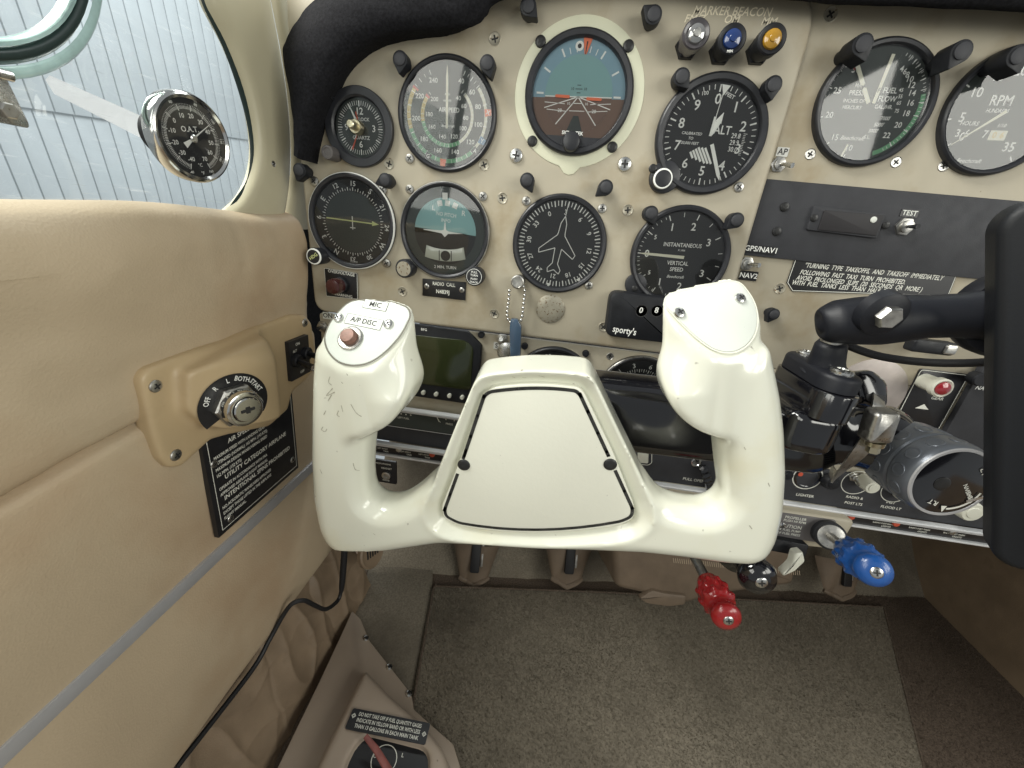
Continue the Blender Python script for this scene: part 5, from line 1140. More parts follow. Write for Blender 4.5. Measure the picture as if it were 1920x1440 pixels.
# U-shaped lower rim with both grips
U = [(601, 640), (596, 700), (594, 780), (593, 850), (596, 920), (605, 975), (620, 1005), (648, 1026), (690, 1028), (760, 1017), (830, 1006), (920, 1010), (1010, 1016), (1100, 1018), (1200, 1022), (1280, 1031), (1350, 1041), (1400, 1044), (1432, 1030), (1449, 1000), (1461, 950), (1466, 880), (1463, 800), (1456, 740), (1446, 690), (1435, 640),
     (1330, 660), (1333, 740), (1338, 800), (1342, 850), (1348, 900), (1350, 915), (1340, 935), (1318, 944), (1285, 941), (1250, 930), (1225, 912), (1205, 890), (1150, 905), (900, 905), (812, 890), (790, 908), (770, 924), (745, 936), (720, 936), (703, 926), (697, 908), (695, 880), (697, 840), (702, 800), (708, 700), (712, 640)]
dU = poly_sdf(round_poly(ypx(U, -14), 6), x2, y2)[:, :, None]
D = extr(dU, Z, -34, 2, 15)
# hub
def qarc(a, m, b, n=8):
    c = (2 * m[0] - .5 * (a[0] + b[0]), 2 * m[1] - .5 * (a[1] + b[1]))
    return [((1 - t) ** 2 * a[0] + 2 * t * (1 - t) * c[0] + t * t * b[0], (1 - t) ** 2 * a[1] + 2 * t * (1 - t) * c[1] + t * t * b[1]) for t in [i / n for i in range(n + 1)]]
H = [*qarc((897, 706), (1000, 697), (1108, 704)), (1122, 728), (1170, 828), (1206, 900), (1228, 955), (1215, 988), *qarc((1180, 1003), (1010, 1016), (845, 1004)), (812, 990), (800, 958), (815, 895), (850, 808), (886, 722)]
Hp = round_poly(ypx(H, 0), 7)
dH = poly_sdf(Hp, x2, y2)[:, :, None]
taper = np.clip(-(Z + 2) / 34, 0, 1)
D = smin(D, extr(dH - 1.5 * taper, Z, -36, 2.5, 5), 9)
# heads
def head(plate_px, n, w_ref, sil_px, lipc, d, side, scoop):
    # plate frame: rises forward
    o2 = Y.at(*plate_px['c'], w_ref); o = Y.P(*o2, w_ref)
    HF = Frame(o, plate_px['U'], plate_px['V'])
    pl = round_poly([HF.at(x, y, 0) for x, y in plate_px['o']], plate_px.get('r', 7))
    # plate-aligned coordinates of the grid
    M3 = np.array([[HF.U.dot(Y.U), HF.U.dot(Y.V), HF.U.dot(Y.W)], [HF.V.dot(Y.U), HF.V.dot(Y.V), HF.V.dot(Y.W)], [HF.W.dot(Y.U), HF.W.dot(Y.V), HF.W.dot(Y.W)]])
    c = np.array([o2[0], o2[1], w_ref])
    a = M3[0, 0] * (X - c[0]) + M3[0, 1] * (Yv - c[1]) + M3[0, 2] * (Z - c[2])
    b = M3[1, 0] * (X - c[0]) + M3[1, 1] * (Yv - c[1]) + M3[1, 2] * (Z - c[2])
    e = M3[2, 0] * (X - c[0]) + M3[2, 1] * (Yv - c[1]) + M3[2, 2] * (Z - c[2])
    uw = [(lambda p: ((p - Y.o).dot(Y.U), (p - Y.o).dot(Y.W)))(HF.P(*q)) for q in pl]
    dp = poly_sdf(uw, X[:, 0, :], Z[:, 0, :])[:, None, :]
    inner_ = np.clip(-side * (X - c[0]) / 22, 0, 1)
    flare = 9.0 * np.clip((c[1] - 9 - Yv) / 30, 0, 1) ** 1.4 * inner_
    sil = poly_sdf(round_poly(ypx(sil_px, -24), 8), x2, y2)[:, :, None]
    HD = smax(smax(dp - 2.6 - flare, sil, 7), e - .5, 2.5)
    r = smin(d, HD, 6); r = np.where(side * X > 45, smax(r, e - .5, 2.2), r)
    return r, HF, pl
tilt = math.radians(50)
def plate_axes(yaw, roll=0):
    f = Vector((math.sin(yaw), math.cos(yaw), 0)); V_ = f * math.cos(tilt) + Vector((0, 0, 1)) * math.sin(tilt); U_ = Vector((math.cos(yaw), -math.sin(yaw), 0))
    if roll: q = Matrix.Rotation(roll, 3, V_); U_ = q @ U_
    return dict(U=U_, V=V_)
Lp = dict(c=(685, 630), o=[(657, 563), (735, 566), (766, 577), (772, 592), (755, 628), (724, 662), (695, 682), (664, 688), (634, 681), (614, 659), (608, 634), (622, 600)], **plate_axes(math.radians(3), math.radians(-4)))
Lsil = [(560, 540), (790, 540), (790, 640), (797, 682), (796, 703), (782, 738), (760, 764), (735, 779), (705, 793), (660, 800), (560, 790)]
def yw(px, py, w): return (*Y.at(px, py, w), w)
D, LF, Lpl = head(Lp, None, -8, Lsil, None, D, -1, (yw(790, 648, 15), yw(722, 752, 15), 12, 13))
Rp = dict(c=(1340, 600), o=[(1247, 556), (1290, 543), (1368, 527), (1388, 531), (1412, 562), (1421, 596), (1416, 628), (1398, 652), (1372, 664), (1340, 660), (1306, 637), (1268, 600), (1243, 572)], **plate_axes(math.radians(-3), math.radians(6)))
Rsil = [(1480, 500), (1225, 500), (1228, 640), (1221, 664), (1222, 690), (1235, 728), (1262, 757), (1300, 780), (1332, 792), (1380, 800), (1480, 790)]
D, RF, Rpl = head(Rp, None, -8, Rsil, None, D, 1, (yw(1232, 662, 15), yw(1312, 768, 15), 12, 13))
# recess for the centre plate
C_ = [*qarc((922, 727), (1000, 720), (1086, 727)), (1096, 738), (1150, 850), (1190, 950), (1188, 972), *qarc((1165, 984), (1010, 999), (862, 986)), (832, 972), (828, 950), (868, 850), (908, 742)]
Cp = round_poly(ypx(C_, -3), 4)
dC = poly_sdf(Cp, x2, y2)[:, :, None]
D = smax(D, -extr(dC - 2.2 - 1.0 * np.clip(Z + 7, 0, 9), Z, -8, 40, 1.0), 1.6)
D = D + np.zeros_like(X + Yv + Z)
ybody = surface_net(D, lo3, h, Y, MB(), 5).build('body', M_['white'], yk, smooth=80)
cp = MB().prism(Y, Cp, -9, -2.6, .9, steps=3).build('centre_plate', M_['white_plate'], yk, smooth=50)
# pinstripe with gaps at the screws
S_ = [*qarc((918, 734), (1000, 727), (1080, 732)), (1088, 740), (1139, 850), (1186, 953), (1184, 967), *qarc((1165, 976), (1010, 992), (860, 979)), (837, 967), (834, 955), (872, 850), (908, 742)]
sp = smooth_path([Vector(p) for p in round_poly(ypx(S_, -3.2), 4, 6)], 3, True)
scr = [Vector(Y.at(870, 871, -3)), Vector(Y.at(1144, 870, -3))]
st_ = MB()
for i in range(len(sp)):
    a, b = sp[i], sp[(i + 1) % len(sp)]; m_ = (a + b) / 2
    if min((m_ - s).length for s in scr) > 6 and (b - a).length > 1e-4: st_.line(Y, a, b + (b - a) * .15, 2.3, -2.45)
st_.build('pinstripe', mat('worn_black_pinstripe', (.03, .03, .028), .45, var=.5, vscale=220, speck=.28, sscale=700, speckcol=(.4, .4, .35)), cp)
for s in scr: screw_mb(Y.sub(s.x, s.y, -2.6), 4.4, 1.0, rot=.5).build('screw', [M_['black_screw'], M_['iron']], cp)
# horn plates
for nm, FF, pl in (('left_horn_plate', LF, Lpl), ('right_horn_plate', RF, Rpl)):
    o = MB().prism(FF, inset(ccw(pl), .6), -2, 1.0, .5).build('horn_plate', M_['white_grip'], yk)
    MB().pline(FF, ccw(pl), .9, .75, True).build('plate_seam', mat('grime_seam', (.16, .15, .12), .7) if nm[0] == 'l' else M_['white'], o)
    for x, y in (((635, 596), (729, 608)) if nm[0] == 'l' else ((1273, 587), (1387, 560))):
        screw_mb(FF.sub(*FF.at(x, y, 1), 1), 3.3, 1.8, rot=.7).build('screw', [M_['steel'], M_['iron']], o)
    if nm[0] == 'l':
        lb = FF.sub(*FF.at(682, 603, 1.2), 1.0, FF.angle((652, 596), (706, 607), 1.2))
        MB().prism(lb, rrect(-13, -3.6, 13, 3.6, .4), 0, .35).build('label_tape', M_['label'], o); MB().text(lb, 'A/P DISC', 5.0, 0, 0, .5, sx=.95).pline(lb, rrect(-13, -3.6, 13, 3.6, .4), .22, .42, True).build('label_lettering', M_['ink'], o)
        lb = FF.sub(*FF.at(704, 572, 1.2), 1.0, FF.angle((692, 570), (716, 574), 1.2))
        MB().prism(lb, rrect(-8.5, -3.2, 8.5, 3.2, .4), 0, .35).build('label_tape', M_['label'], o); MB().text(lb, 'MIC', 5.0, 0, 0, .5).pline(lb, rrect(-8.5, -3.2, 8.5, 3.2, .4), .2, .42, True).build('label_lettering', M_['ink'], o)
        bF_ = FF.sub(*FF.at(657, 634, 1.5), 1.0)
        MB().lathe(bF_, [(8.2, 0), (8.2, 1.2), (7.4, 1.6), (5.4, 1.2)], 32).build('button_collar', M_['nickel'], o); MB().lathe(bF_, [(5.2, 1), (5.2, 4), (4.4, 5.2), (1, 5.6)], 24).build('disconnect_button', M_['pink'], o)
# column stub behind the hub
MB().tube([Y.P(-2, 0, -30), Y.P(-2, -2, -75)], 20, 28).build('hub_stub', M_['black_gloss'], yk)

# scuffs and nicks on the grips, laid on the surface
from mathutils.bvhtree import BVHTree
o3 = Vector(ORIG[yk]); bv = BVHTree.FromPolygons([tuple(v.co * 1000 + o3) for v in ybody.data.vertices], [tuple(p.vertices) for p in ybody.data.polygons])
def on_body(px, py):
    hit = bv.ray_cast(EYE, ray(px, py).normalized()); return (hit[0] + hit[1] * .12, hit[1]) if hit[0] is not None else None
scf = MB(); rs = random.Random(4)
strokes = [[(619, 706), (616, 716), (622, 722)], [(624, 728), (612, 742), (628, 735)], [(622, 740), (615, 752)], [(640, 716), (643, 719)], [(635, 770), (632, 778), (637, 781)], [(658, 758), (668, 774), (678, 781)], [(606, 800), (603, 806), (610, 809), (613, 804)], [(611, 770), (607, 778)], [(600, 880), (604, 888)], [(662, 868), (666, 880), (674, 882)], [(640, 760), (643, 772)], [(1395, 838), (1398, 843)], [(1405, 985), (1410, 992)], [(650, 700), (652, 704)], [(1440, 905), (1443, 912)], [(700, 1000), (704, 1003)], [(1100, 706), (1106, 709)], [(960, 706), (966, 708)], [(1010, 704), (1022, 707)]]
for st in strokes:
    P = [on_body(*p) for p in [tuple(q) for q in smooth_path([Vector(p) for p in st], 4)]]
    P = [p for p in P if p]
    for (a, n), (b, m) in zip(P, P[1:]):
        if (b - a).length > 6 or (b - a).length < 1e-4: continue
        sd = (b - a).cross(n).normalized() * rs.uniform(.15, .32); scf.add([a - sd, b - sd, b + sd, a + sd], [(0, 1, 2, 3)])
scf.build('scuff_marks', mat('scuff_grey', (.36, .34, .27), .7), yk, smooth=0)
# ------------------------------------------------------------------ control column, tablet mount, tablet
P3 = lambda px, py, Yy: EYE + ray(px, py) * ((Yy - EYE.y) / ray(px, py).y)
col = thing('control_column', 'thick glossy black throw-over control arm behind the yoke', 'control column', (200, -60, 15))
ca = Frame((0, -60, 8), (math.cos(.06), 0, math.sin(.06)), (-math.sin(.06), 0, math.cos(.06)))   # u along the arm
lo3 = (10, -50, -50); hi3 = (350, 60, 50); h = 2.2
X, Yv, Z = sgrid(lo3, hi3, h)
pr = poly_sdf(rrect(-30, -25, 33, 22, 14), Yv[0, :, :] * np.ones_like(Z[0]), Z[0] * np.ones_like(Yv[0]))[None, :, :]
D = smax(pr, np.abs(X - 145) - 118, 8)
D = smin(D, capsule(X, Yv, Z, (30, 4, 24), (30, 4, -20), 24), 12)          # hub boss
D = smin(D, capsule(X, Yv, Z, (262, 4, 2), (296, 8, 4), 25), 10)       # column boss towards the panel
D = smin(D, capsule(X, Yv, Z, (288, 4, 12), (322, -6, 30), 18), 10)
D = smin(D, capsule(X, Yv, Z, (298, 8, 10), (300, 6, -45), 22), 8)
D = smax(D, Yv - 33.5 - 0 * X, 3)
D = D + np.zeros_like(X + Yv + Z)
surface_net(D, lo3, h, ca, MB(), 2).build('arm', M_['black_gloss'], col, smooth=80)
MB().tube([ca.P(300, 2, -30), ca.P(300, 2, -75)], 24, 36).build('column_shaft', M_['black_gloss'], col)
# aileron trim wheel
kc = P3(1783, 905, -118); TK = Frame(kc, (1, .03, 0), (0, .04, 1)); L = 44
tw = thing('aileron_trim_wheel', 'grey dimpled aileron trim wheel with a black face on the control arm', 'trim wheel', TK.P(0, 0, -L))
rim = 27.5
def dim(i, n, r, w):
    p = i / n * 12 * 2 * math.pi; row = math.exp(-((w + L * .2) / 3.6) ** 2) * max(0, math.cos(p)) ** 3 + math.exp(-((w + L * .58) / 3.6) ** 2) * max(0, math.cos(p + math.pi)) ** 3
    return 1 - .0 * row
prof = [(rim * .8, -L)] + [(rim * .93 + rim * .07 * math.sin(min(1, (L + w) / 8) * 1.57), w) for w in np.linspace(-L + 1, -3, 48)] + [(rim * .98, -1.5), (rim * .95, 0)]
prof = [(r - (1.0 if abs(w + L * .39) < .9 else 0), w) for r, w in prof]
MB().lathe(TK, prof, 192, cap1=False, mod=dim).build('wheel', M_['grey_knob'], tw, smooth=60)
for k in range(12):
    for wz, ph in ((-L * .2, 0), (-L * .6, .5)):
        a = (k + ph) / 12 * 2 * math.pi; nrm = TK.U * math.cos(a) + TK.V * math.sin(a)
        dF = Frame(TK.P(0, 0, wz) + nrm * (rim - .35), TK.W, nrm.cross(TK.W))
        MB().lathe(dF, [(5.0, -.2), (4.8, .55), (4.2, .7), (3.4, .25), (2, -.05), (.4, -.15)], 18).build('dimple', M_['grey_knob'], tw, smooth=70)
MB().lathe(TK, [(rim * .95, -.4), (rim * .93, .9), (rim * .87, 1.0), (rim * .86, .4)], 64, cap1=False).build('face_ring', M_['strip'], tw)
MB().lathe(TK, [(rim * .86, .6), (rim * .6, 1.6), (rim * .2, 2.0), (1, 2.0)], 48).build('face', M_['black_gloss'], tw)
MB().lathe(TK.sub(-7, -1), [(5, 1.4), (5, 2.3), (4.2, 2.6), (1, 2.5)], 20).build('centre_screw', M_['black_screw'], tw)
q = MB(); tk2 = TK.sub(0, 0, 0, 0)
q.text(tk2, 'L.T', 4.6, 13, 12, 2.1, rot=-.9); q.text(tk2, 'R.T', 4.6, -6, -15.5, 2.1, rot=2.9); q.text(tk2, 'WING', 3.8, 14, -7, 2.1, rot=2.3); q.text(tk2, 'DOWN', 3.8, 11, -3.4, 2.1, rot=2.3)
q.arc(tk2, 100, 168, 18.6, 19.9, 2.15); q.tick(tk2, 174, 17, 21.6, 3.6, 2.2, .4); q.tick(tk2, 172, 19.2, 19.3, .1, 2.2)
q.build('lettering', M_['etch'], tw)
MB().flat(tk2, [(13, -10), (24, -4), (24, -6), (14, -12)], 2.2).build('pointer', M_['steel'], tw)
# clamp base for the tablet arm
cb = thing('tablet_clamp', 'black clamp block bolted on top of the control arm', 'clamp', P3(1560, 770, -75))
b1 = P3(1577, 701, -114); b2 = P3(1512, 664, -72); mid = (b1 + b2) / 2; zt = mid.z
va = Vector((b2.x - b1.x, b2.y - b1.y, 0)); HL = va.length / 2
CF = Frame(Vector((mid.x, mid.y, zt)), va.cross(Vector((0, 0, 1))), va)          # w up, v along the two bolts
def stadium(l, r, n=12): return [(r * math.cos(a), l + r * math.sin(a)) for a in [math.pi * i / n for i in range(n + 1)]] + [(r * math.cos(a), -l + r * math.sin(a)) for a in [math.pi + math.pi * i / n for i in range(n + 1)]]
MB().prism(CF, stadium(HL - 1, 12.5), -11, 0, 3.5, steps=4).build('cap_plate', M_['mount_black'], cb, smooth=45)
MB().prism(CF, stadium(HL, 14), -30, -11.6, 1.2).build('upper_shell', M_['black_gloss'], cb, smooth=45)
lo3 = (-34, -48, -72); hi3 = (46, 48, -24); hh = 1.6
X, Yv, Z = sgrid(lo3, hi3, hh)
Dc = extr(poly_sdf(rrect(-22, -HL - 9, 15, HL + 15, 12), X[:, :, 0], Yv[:, :, 0])[:, :, None], Z, -58, -28, 7)
Dc = smax(Dc, -(np.sqrt((Yv - 2) ** 2 + (Z + 78) ** 2) - 27), 3) + np.zeros_like(X + Yv + Z)
surface_net(Dc, lo3, hh, CF, MB(), 2).build('saddle', M_['black_gloss'], cb, smooth=60)
GF = Frame(P3(1640, 722, -96), (1, .1, -.25), (0, .5, 1))
gp2 = round_poly([GF.at(x, y) for x, y in ((1606, 700), (1636, 690), (1668, 716), (1668, 762), (1650, 768), (1618, 752))], 5)
MB().prism(GF, gp2, -26, 0, 3).build('strap_guide', M_['black_gloss'], cb, smooth=45)
MB().prism(GF, round_poly([GF.at(x, y) for x, y in ((1622, 738), (1660, 742), (1658, 758), (1624, 752))], 2), .05, .6).build('strap_slot', M_['iron'], cb)
s1 = P3(1560, 640, -100); s0 = Vector((mid.x, mid.y - 4, zt - 3))
MB().tube([s0.lerp(s1, t) for t in (0, .12, .3, .6, .88, 1)], [14, 11.5, 10.4, 9.6, 9.0, 7.4], 28).build('post', M_['mount_black'], cb, smooth=60)
MB().tube([s1 - Vector((0, 0, 1)), s1 + Vector((0, -.5, 8))], 6.4, 20).build('ball_neck', M_['nickel'], cb)
for p in (b1, b2):
    F = Frame(Vector((p.x, p.y, zt)), (1, 0, 0), (0, 1, 0)); MB().lathe(F, [(6.6, -1), (6.6, 1.6), (5.8, 2.6), (3.4, 3.0), (3.2, 1.8), (.6, 1.7)], 24).build('bolt', M_['steel'], cb)
# hose clamp round the arm
hc = thing('hose_clamp', 'steel worm-drive hose clamp strapped around the black control arm', 'hose clamp', P3(1620, 800, -90))
pts = [P3(1648, 742, -98), P3(1650, 765, -108), P3(1642, 800, -114), P3(1622, 836, -116), P3(1600, 864, -112), P3(1580, 886, -100), P3(1568, 896, -80), P3(1560, 880, -50)]
pts = smooth_path(pts, 10); vs = []; n_ = len(pts); 
for i, p in enumerate(pts):
    tn = (pts[min(i + 1, n_ - 1)] - pts[max(i - 1, 0)]).normalized(); side = tn.cross(Vector((0, -1, .25))).normalized(); nm = side.cross(tn)
    for s, w in ((-1, 0), (-1, 1), (1, 1), (1, 0)): vs.append(p + side * (s * 5.2) + nm * w * (-1.2))
fs = [(i * 4 + j, i * 4 + (j + 1) % 4, (i + 1) * 4 + (j + 1) % 4, (i + 1) * 4 + j) for i in range(n_ - 1) for j in range(4)]
MB().add(vs, fs).build('band', M_['nickel'], hc, smooth=30)
sl = MB()
for i in range(2, n_ - 14, 1):
    p = pts[i]; tn = (pts[i + 1] - pts[i - 1]).normalized(); side = tn.cross(Vector((0, -1, .25))).normalized(); nm = side.cross(tn)
    if 16 < i < 30: continue
    F = Frame(p - nm * 1.35, side, tn)
    sl.flat(F, rrect(-4, -.55, 4, .55, .3), 0); sl.flat(F, rrect(-4, -.55, 4, .55, .3), -.0)
sl.build('slots', M_['iron'], hc)
HC = Frame(P3(1645, 795, -118), (P3(1626, 840, -118) - P3(1652, 762, -118)), (1, 0, .2)); 
MB().prism(HC, rrect(-11, -8, 11, 7, 3), -3, 8, 3).build('screw_housing', M_['nickel'], hc, smooth=45)
e0 = HC.P(11, 0, 3); MB().tube([e0, HC.P(14, 0, 3)], [5.5, 5.2], 16).build('worm_screw', M_['brass'], hc)
MB().tube([HC.P(14, 0, 3), HC.P(19, 0, 3)], [3.8, 3.8], 6).build('screw_head', M_['brass'], hc)
# tablet arm
ta = thing('articulated_mount', 'matte black double socket arm with a silver hex bolt holding the tablet', 'mount arm', P3(1660, 595, -120))
ax_ = [(1533, 604, 0.5), (1535, 604, 18), (1542, 603, 31), (1560, 603, 42), (1600, 602, 47), (1650, 600, 50), (1690, 597, 48), (1740, 594, 43), (1790, 592, 44), (1830, 590, 50), (1862, 588, 56), (1890, 588, 56)]
P_, R_ = [], []
for x, y, hpx in ax_:
    p = P3(x, y, -118 - (x - 1540) * .03); d = (p - EYE).dot(FWD); P_.append(p); R_.append(max(.3, hpx * d / FOCAL * .93))
Ps = smooth_path(P_, 4); Rs = [float(np.interp(i / 4, range(len(R_)), R_)) for i in range(len(Ps))]
MB().tube(Ps, Rs, 36).build('socket_arm', M_['mount_black'], ta, smooth=80)
bF_ = Frame(P3(1665, 594, -140), (1, .08, .1), (0, -.22, 1))
MB().lathe(bF_, [(12.5, -8), (12, -2), (10.5, -1)], 40).build('bolt_boss', M_['mount_black'], ta)
MB().lathe(bF_, [(6.4, -3), (6.4, 2), (5.6, 3), (1, 2.9)], 6).build('hex_bolt', M_['nickel'], ta)
# tablet
TL, BL = P3(1872, 392, -150), P3(1862, 1066, -172)
_tv = (TL - BL).normalized(); _tu = Vector((1, -.5, .05)); TF = Frame(TL, _tu - _tv * _tu.dot(_tv), TL - BL); Ht = (TL - BL).length
tb = thing('tablet', 'black tablet in a rugged case cut off by the right edge of the picture', 'tablet', TF.P(60, -Ht / 2, 0))
MB().prism(TF, rrect(0, -Ht, 175, 0, 12, 8), -16, 0, 4, steps=4).build('case', M_['case'], tb, smooth=50)
MB().prism(TF, rrect(11, -Ht + 11, 164, -11, 6), -1, .8, .6).build('front', M_['case_face'], tb)
cF = Frame(P3(1895, 590, -128), (1, -.32, 0), (0, 0, 1)); MB().lathe(cF, [(22, -10), (24, -6), (24, 2), (22, 6)], 40, cap0=True).build('cradle_disc', M_['mount_black'], tb)
cb_ = MB().tube(smooth_path([P3(1578, 640, -92), P3(1600, 652, -96), P3(1650, 668, -100), P3(1720, 678, -102), P3(1790, 681, -104), P3(1860, 678, -108), P3(1900, 670, -110)], 8), 2.6, 12).build('tablet_cable', M_['rubber'])
tag(cb_, 'thin black cable sagging below the tablet arm', 'cable')

# ------------------------------------------------------------------ engine control box with push-pull knobs
EB = Frame(P3(1530, 990, -14), (math.cos(t2), 0, math.sin(t2)), (-.03, .1, 1))
eb = thing('engine_control_box', 'cream and grey engine control box under the silver rail', 'control box', EB.P(0, 0, 0))
e = lambda L, w=0: [EB.at(x, y, w) for x, y in L]
bx = round_poly([(-150, EB.at(1460, 1022)[1] - 6), (EB.at(1585, 1000)[0], EB.at(1560, 1030)[1]), (EB.at(1606, 976)[0], EB.at(1600, 976)[1]), (-150, EB.at(1460, 956)[1])], [4, 12, 6, 4])
MB().prism(EB, bx, -60, 0, 3).build('housing', M_['panel'], eb, smooth=45)
fpq = round_poly([(-140, EB.at(1460, 1004)[1]), (EB.at(1560, 1000)[0], EB.at(1530, 1016)[1]), (EB.at(1568, 975)[0], EB.at(1560, 974)[1]), (-140, EB.at(1460, 961)[1])], 3)
MB().prism(EB, fpq, -1, 1.0, .4).build('face_plate', mat('grey_face_plate', (.16, .15, .15), .5, var=.1, vscale=40), eb)
q = MB()
for s, x, y, z in (('PROPELLER', 1492, 972, 4.2), ('PUSH HI RPM', 1490, 978, 3.8), ('CAUTION', 1480, 987, 5.4), ('AUX FUEL PUMP', 1476, 994, 3.6), ('OF FUEL PRESS', 1478, 1001, 3.6)): q.text(EB.sub(*e([(x, y)], 1)[0]), s, z, 0, 0, 1.15)
q.build('lettering', M_['etch'], eb)
screw_mb(EB.sub(*EB.at(1466, 984, 1), 1), 3.2, 2).build('screw', [M_['steel'], M_['iron']], eb)
def lobed(F, L, R, m, name, t, nl=9):
    def mod(i, n, r, w):
        if w < L * .16 or w > L * .62: return 1
        row = int((w - L * .16) / (L * .155)); ph = i / n * nl * 2 * math.pi + (math.pi if row % 2 else 0)
        k = math.sin(math.pi * (((w - L * .16) / (L * .155)) % 1)); return 1 + .16 * max(0, math.cos(ph)) * k
    prof = [(R * .45, 0), (R * .6, L * .03)] + [(R * (.62 + .33 * min(1, (w / (L * .3)))), w) for w in np.linspace(L * .04, L * .62, 26)] + [(R * .8, L * .65), (R * .74, L * .7), (R * .74, L * .8), (R * .82, L * .83), (R * .86, L * .9), (R * .78, L * .96), (R * .5, L * .995), (R * .3, L)]
    MB().lathe(F, prof, 90, mod=mod).build(name, m, t, smooth=50)
def plunger(base, tip, r_rod, R, L, m, nm, lab, cat, style):
    d = (tip - base).normalized(); F = Frame(tip - d * L, Vector((0, 0, 1)).cross(d), Vector((0, 0, 1)))
    F = Frame(tip - d * L, F.U, d.cross(F.U))
    if F.W.dot(d) < 0: F = Frame(F.o, -F.U, F.V)
    t = thing(nm, lab, cat, base)
    MB().tube([base, tip - d * (L - 3)], r_rod, 14).build('rod', M_['nickel'] if style != 'r' else M_['strip'], t)
    if style == 'b':
        MB().lathe(F, [(R * .6, 0), (R * 1.25, L * .06), (R * 1.42, L * .2), (R * 1.25, L * .36), (R * .78, L * .44), (R * .7, L * .5), (R * .72, L * .66), (R * .86, L * .74), (R * .95, L * .86), (R * .8, L * .96), (R * .4, L)], 48).build('knob', m, t, smooth=70)
    else: lobed(F, L, R, m, 'knob', t)
    screw_mb(F.sub(0, 0, L - .3), R * .3, 1.2, rot=.3).build('screw', [M_['steel'], M_['iron']], t)
    return t
tb_ = P3(1644, 1074, -108); bb = P3(1548, 998, -16)
t = plunger(bb, tb_, 4, 15, 56, M_['blue'], 'propeller_knob', 'bright blue ribbed propeller control knob', 'control knob', 'l')
ff = EB.sub(*EB.at(1540, 994, 0), 0); dd = (tb_ - bb).normalized(); FB = Frame(bb, Vector((0, 0, 1)).cross(dd) * -1, (0, 0, 1))
Fb = Frame(P3(1535, 990, -16), (-dd.cross(Vector((0, 0, 1)))) * -1, (0, 0, 1))
FW = Frame(bb - dd * 4, Vector((1, .2, 0)), Vector((0, 0, 1))); FW = Frame(bb - dd * 4, FW.U - dd * FW.U.dot(dd), dd.cross(FW.U))
if FW.W.dot(dd) < 0: FW = Frame(FW.o, -FW.U, FW.V)
MB().lathe(FW, [(14, -6), (14, 16), (12.5, 18)], 32).build('collar', M_['black_matte'], t); MB().lathe(FW, [(12, 17), (11.6, 19), (7, 20), (4.2, 20)], 32).build('lock_ring', M_['nickel'], t)
plunger(P3(1350, 975, 0), P3(1428, 1093, -96), 6, 17, 60, M_['black_gloss'], 'throttle_knob', 'glossy black throttle knob between the red and blue knobs', 'control knob', 'b')
plunger(P3(1270, 985, 10), P3(1366, 1164, -128), 4.6, 13.8, 48, M_['red'], 'mixture_knob', 'bright red knobbly mixture control knob hanging lowest', 'control knob', 'l')
# small ivory lever
lv = thing('cowl_lever', 'small ivory lever under the control box beside the throttle knob', 'lever', P3(1490, 1040, -20))
lF = Frame(P3(1485, 1055, -40), (1, 0, 0), (0, .2, 1))
MB().prism(lF, round_poly([lF.at(x, y) for x, y in ((1503, 1032), (1507, 1050), (1488, 1068), (1466, 1078), (1464, 1072), (1482, 1056), (1488, 1034))], 2), -6, 3, 2).build('lever', M_['knob_white'], lv, smooth=45)
MB().prism(lF, rrect(-22, 2, 20, 16, 2), -30, -12, 1).build('bracket', M_['black'], lv)
# ------------------------------------------------------------------ footwell things
P3 = lambda px, py, Y: EYE + ray(px, py) * ((Y - EYE.y) / ray(px, py).y)
PX = lambda px, py, X: EYE + ray(px, py) * ((X - EYE.x) / ray(px, py).x)
# microphone cord
cd = thing('microphone_cord', 'thin black cord with moulded plug hanging against the wrinkled leather pocket', 'cord', PX(640, 1050, -188))
MB().tube(smooth_path([PX(648, 990, -188), PX(646, 1030, -188), PX(643, 1075, -188), PX(640, 1108, -188)], 4), [6, 5.6, 4.8, 4.4] + [4.2] * 5 + [4, 3.8, 3.4, 2.8], 14).build('plug', M_['rubber'], cd)
MB().tube(smooth_path([PX(641, 1102, -188), PX(634, 1125, -189), PX(612, 1142, -190), PX(590, 1135, -192), PX(570, 1126, -196), PX(548, 1132, -204), PX(530, 1155, -212), PX(505, 1200, -219), PX(470, 1260, -222), PX(330, 1440, -226)], 10), 2.5, 10).build('cable', M_['rubber'], cd)
# vent grille
vf = Frame(PX(697, 1035, -178), (0.25, 1, 0), (-.35, 0, 1))
vg = thing('vent_grille', 'round tan vent grille with slanted slots at the front of the footwell', 'vent', vf.P(0, 0, 0))
MB().lathe(vf, [(24, -5), (24, 1), (22, 3), (19, 2), (17, 1.5)], 36).build('rim', M_['leather_dark'], vg)
for i in range(5):
    MB().prism(vf, round_poly([(-13 + i * 5, -4 - i), (-10.5 + i * 5, -4 - i), (-6 + i * 5, 12 - i), (-8.5 + i * 5, 12 - i)], 1), 1.4, 2.4).build('slot', M_['iron'], vg)
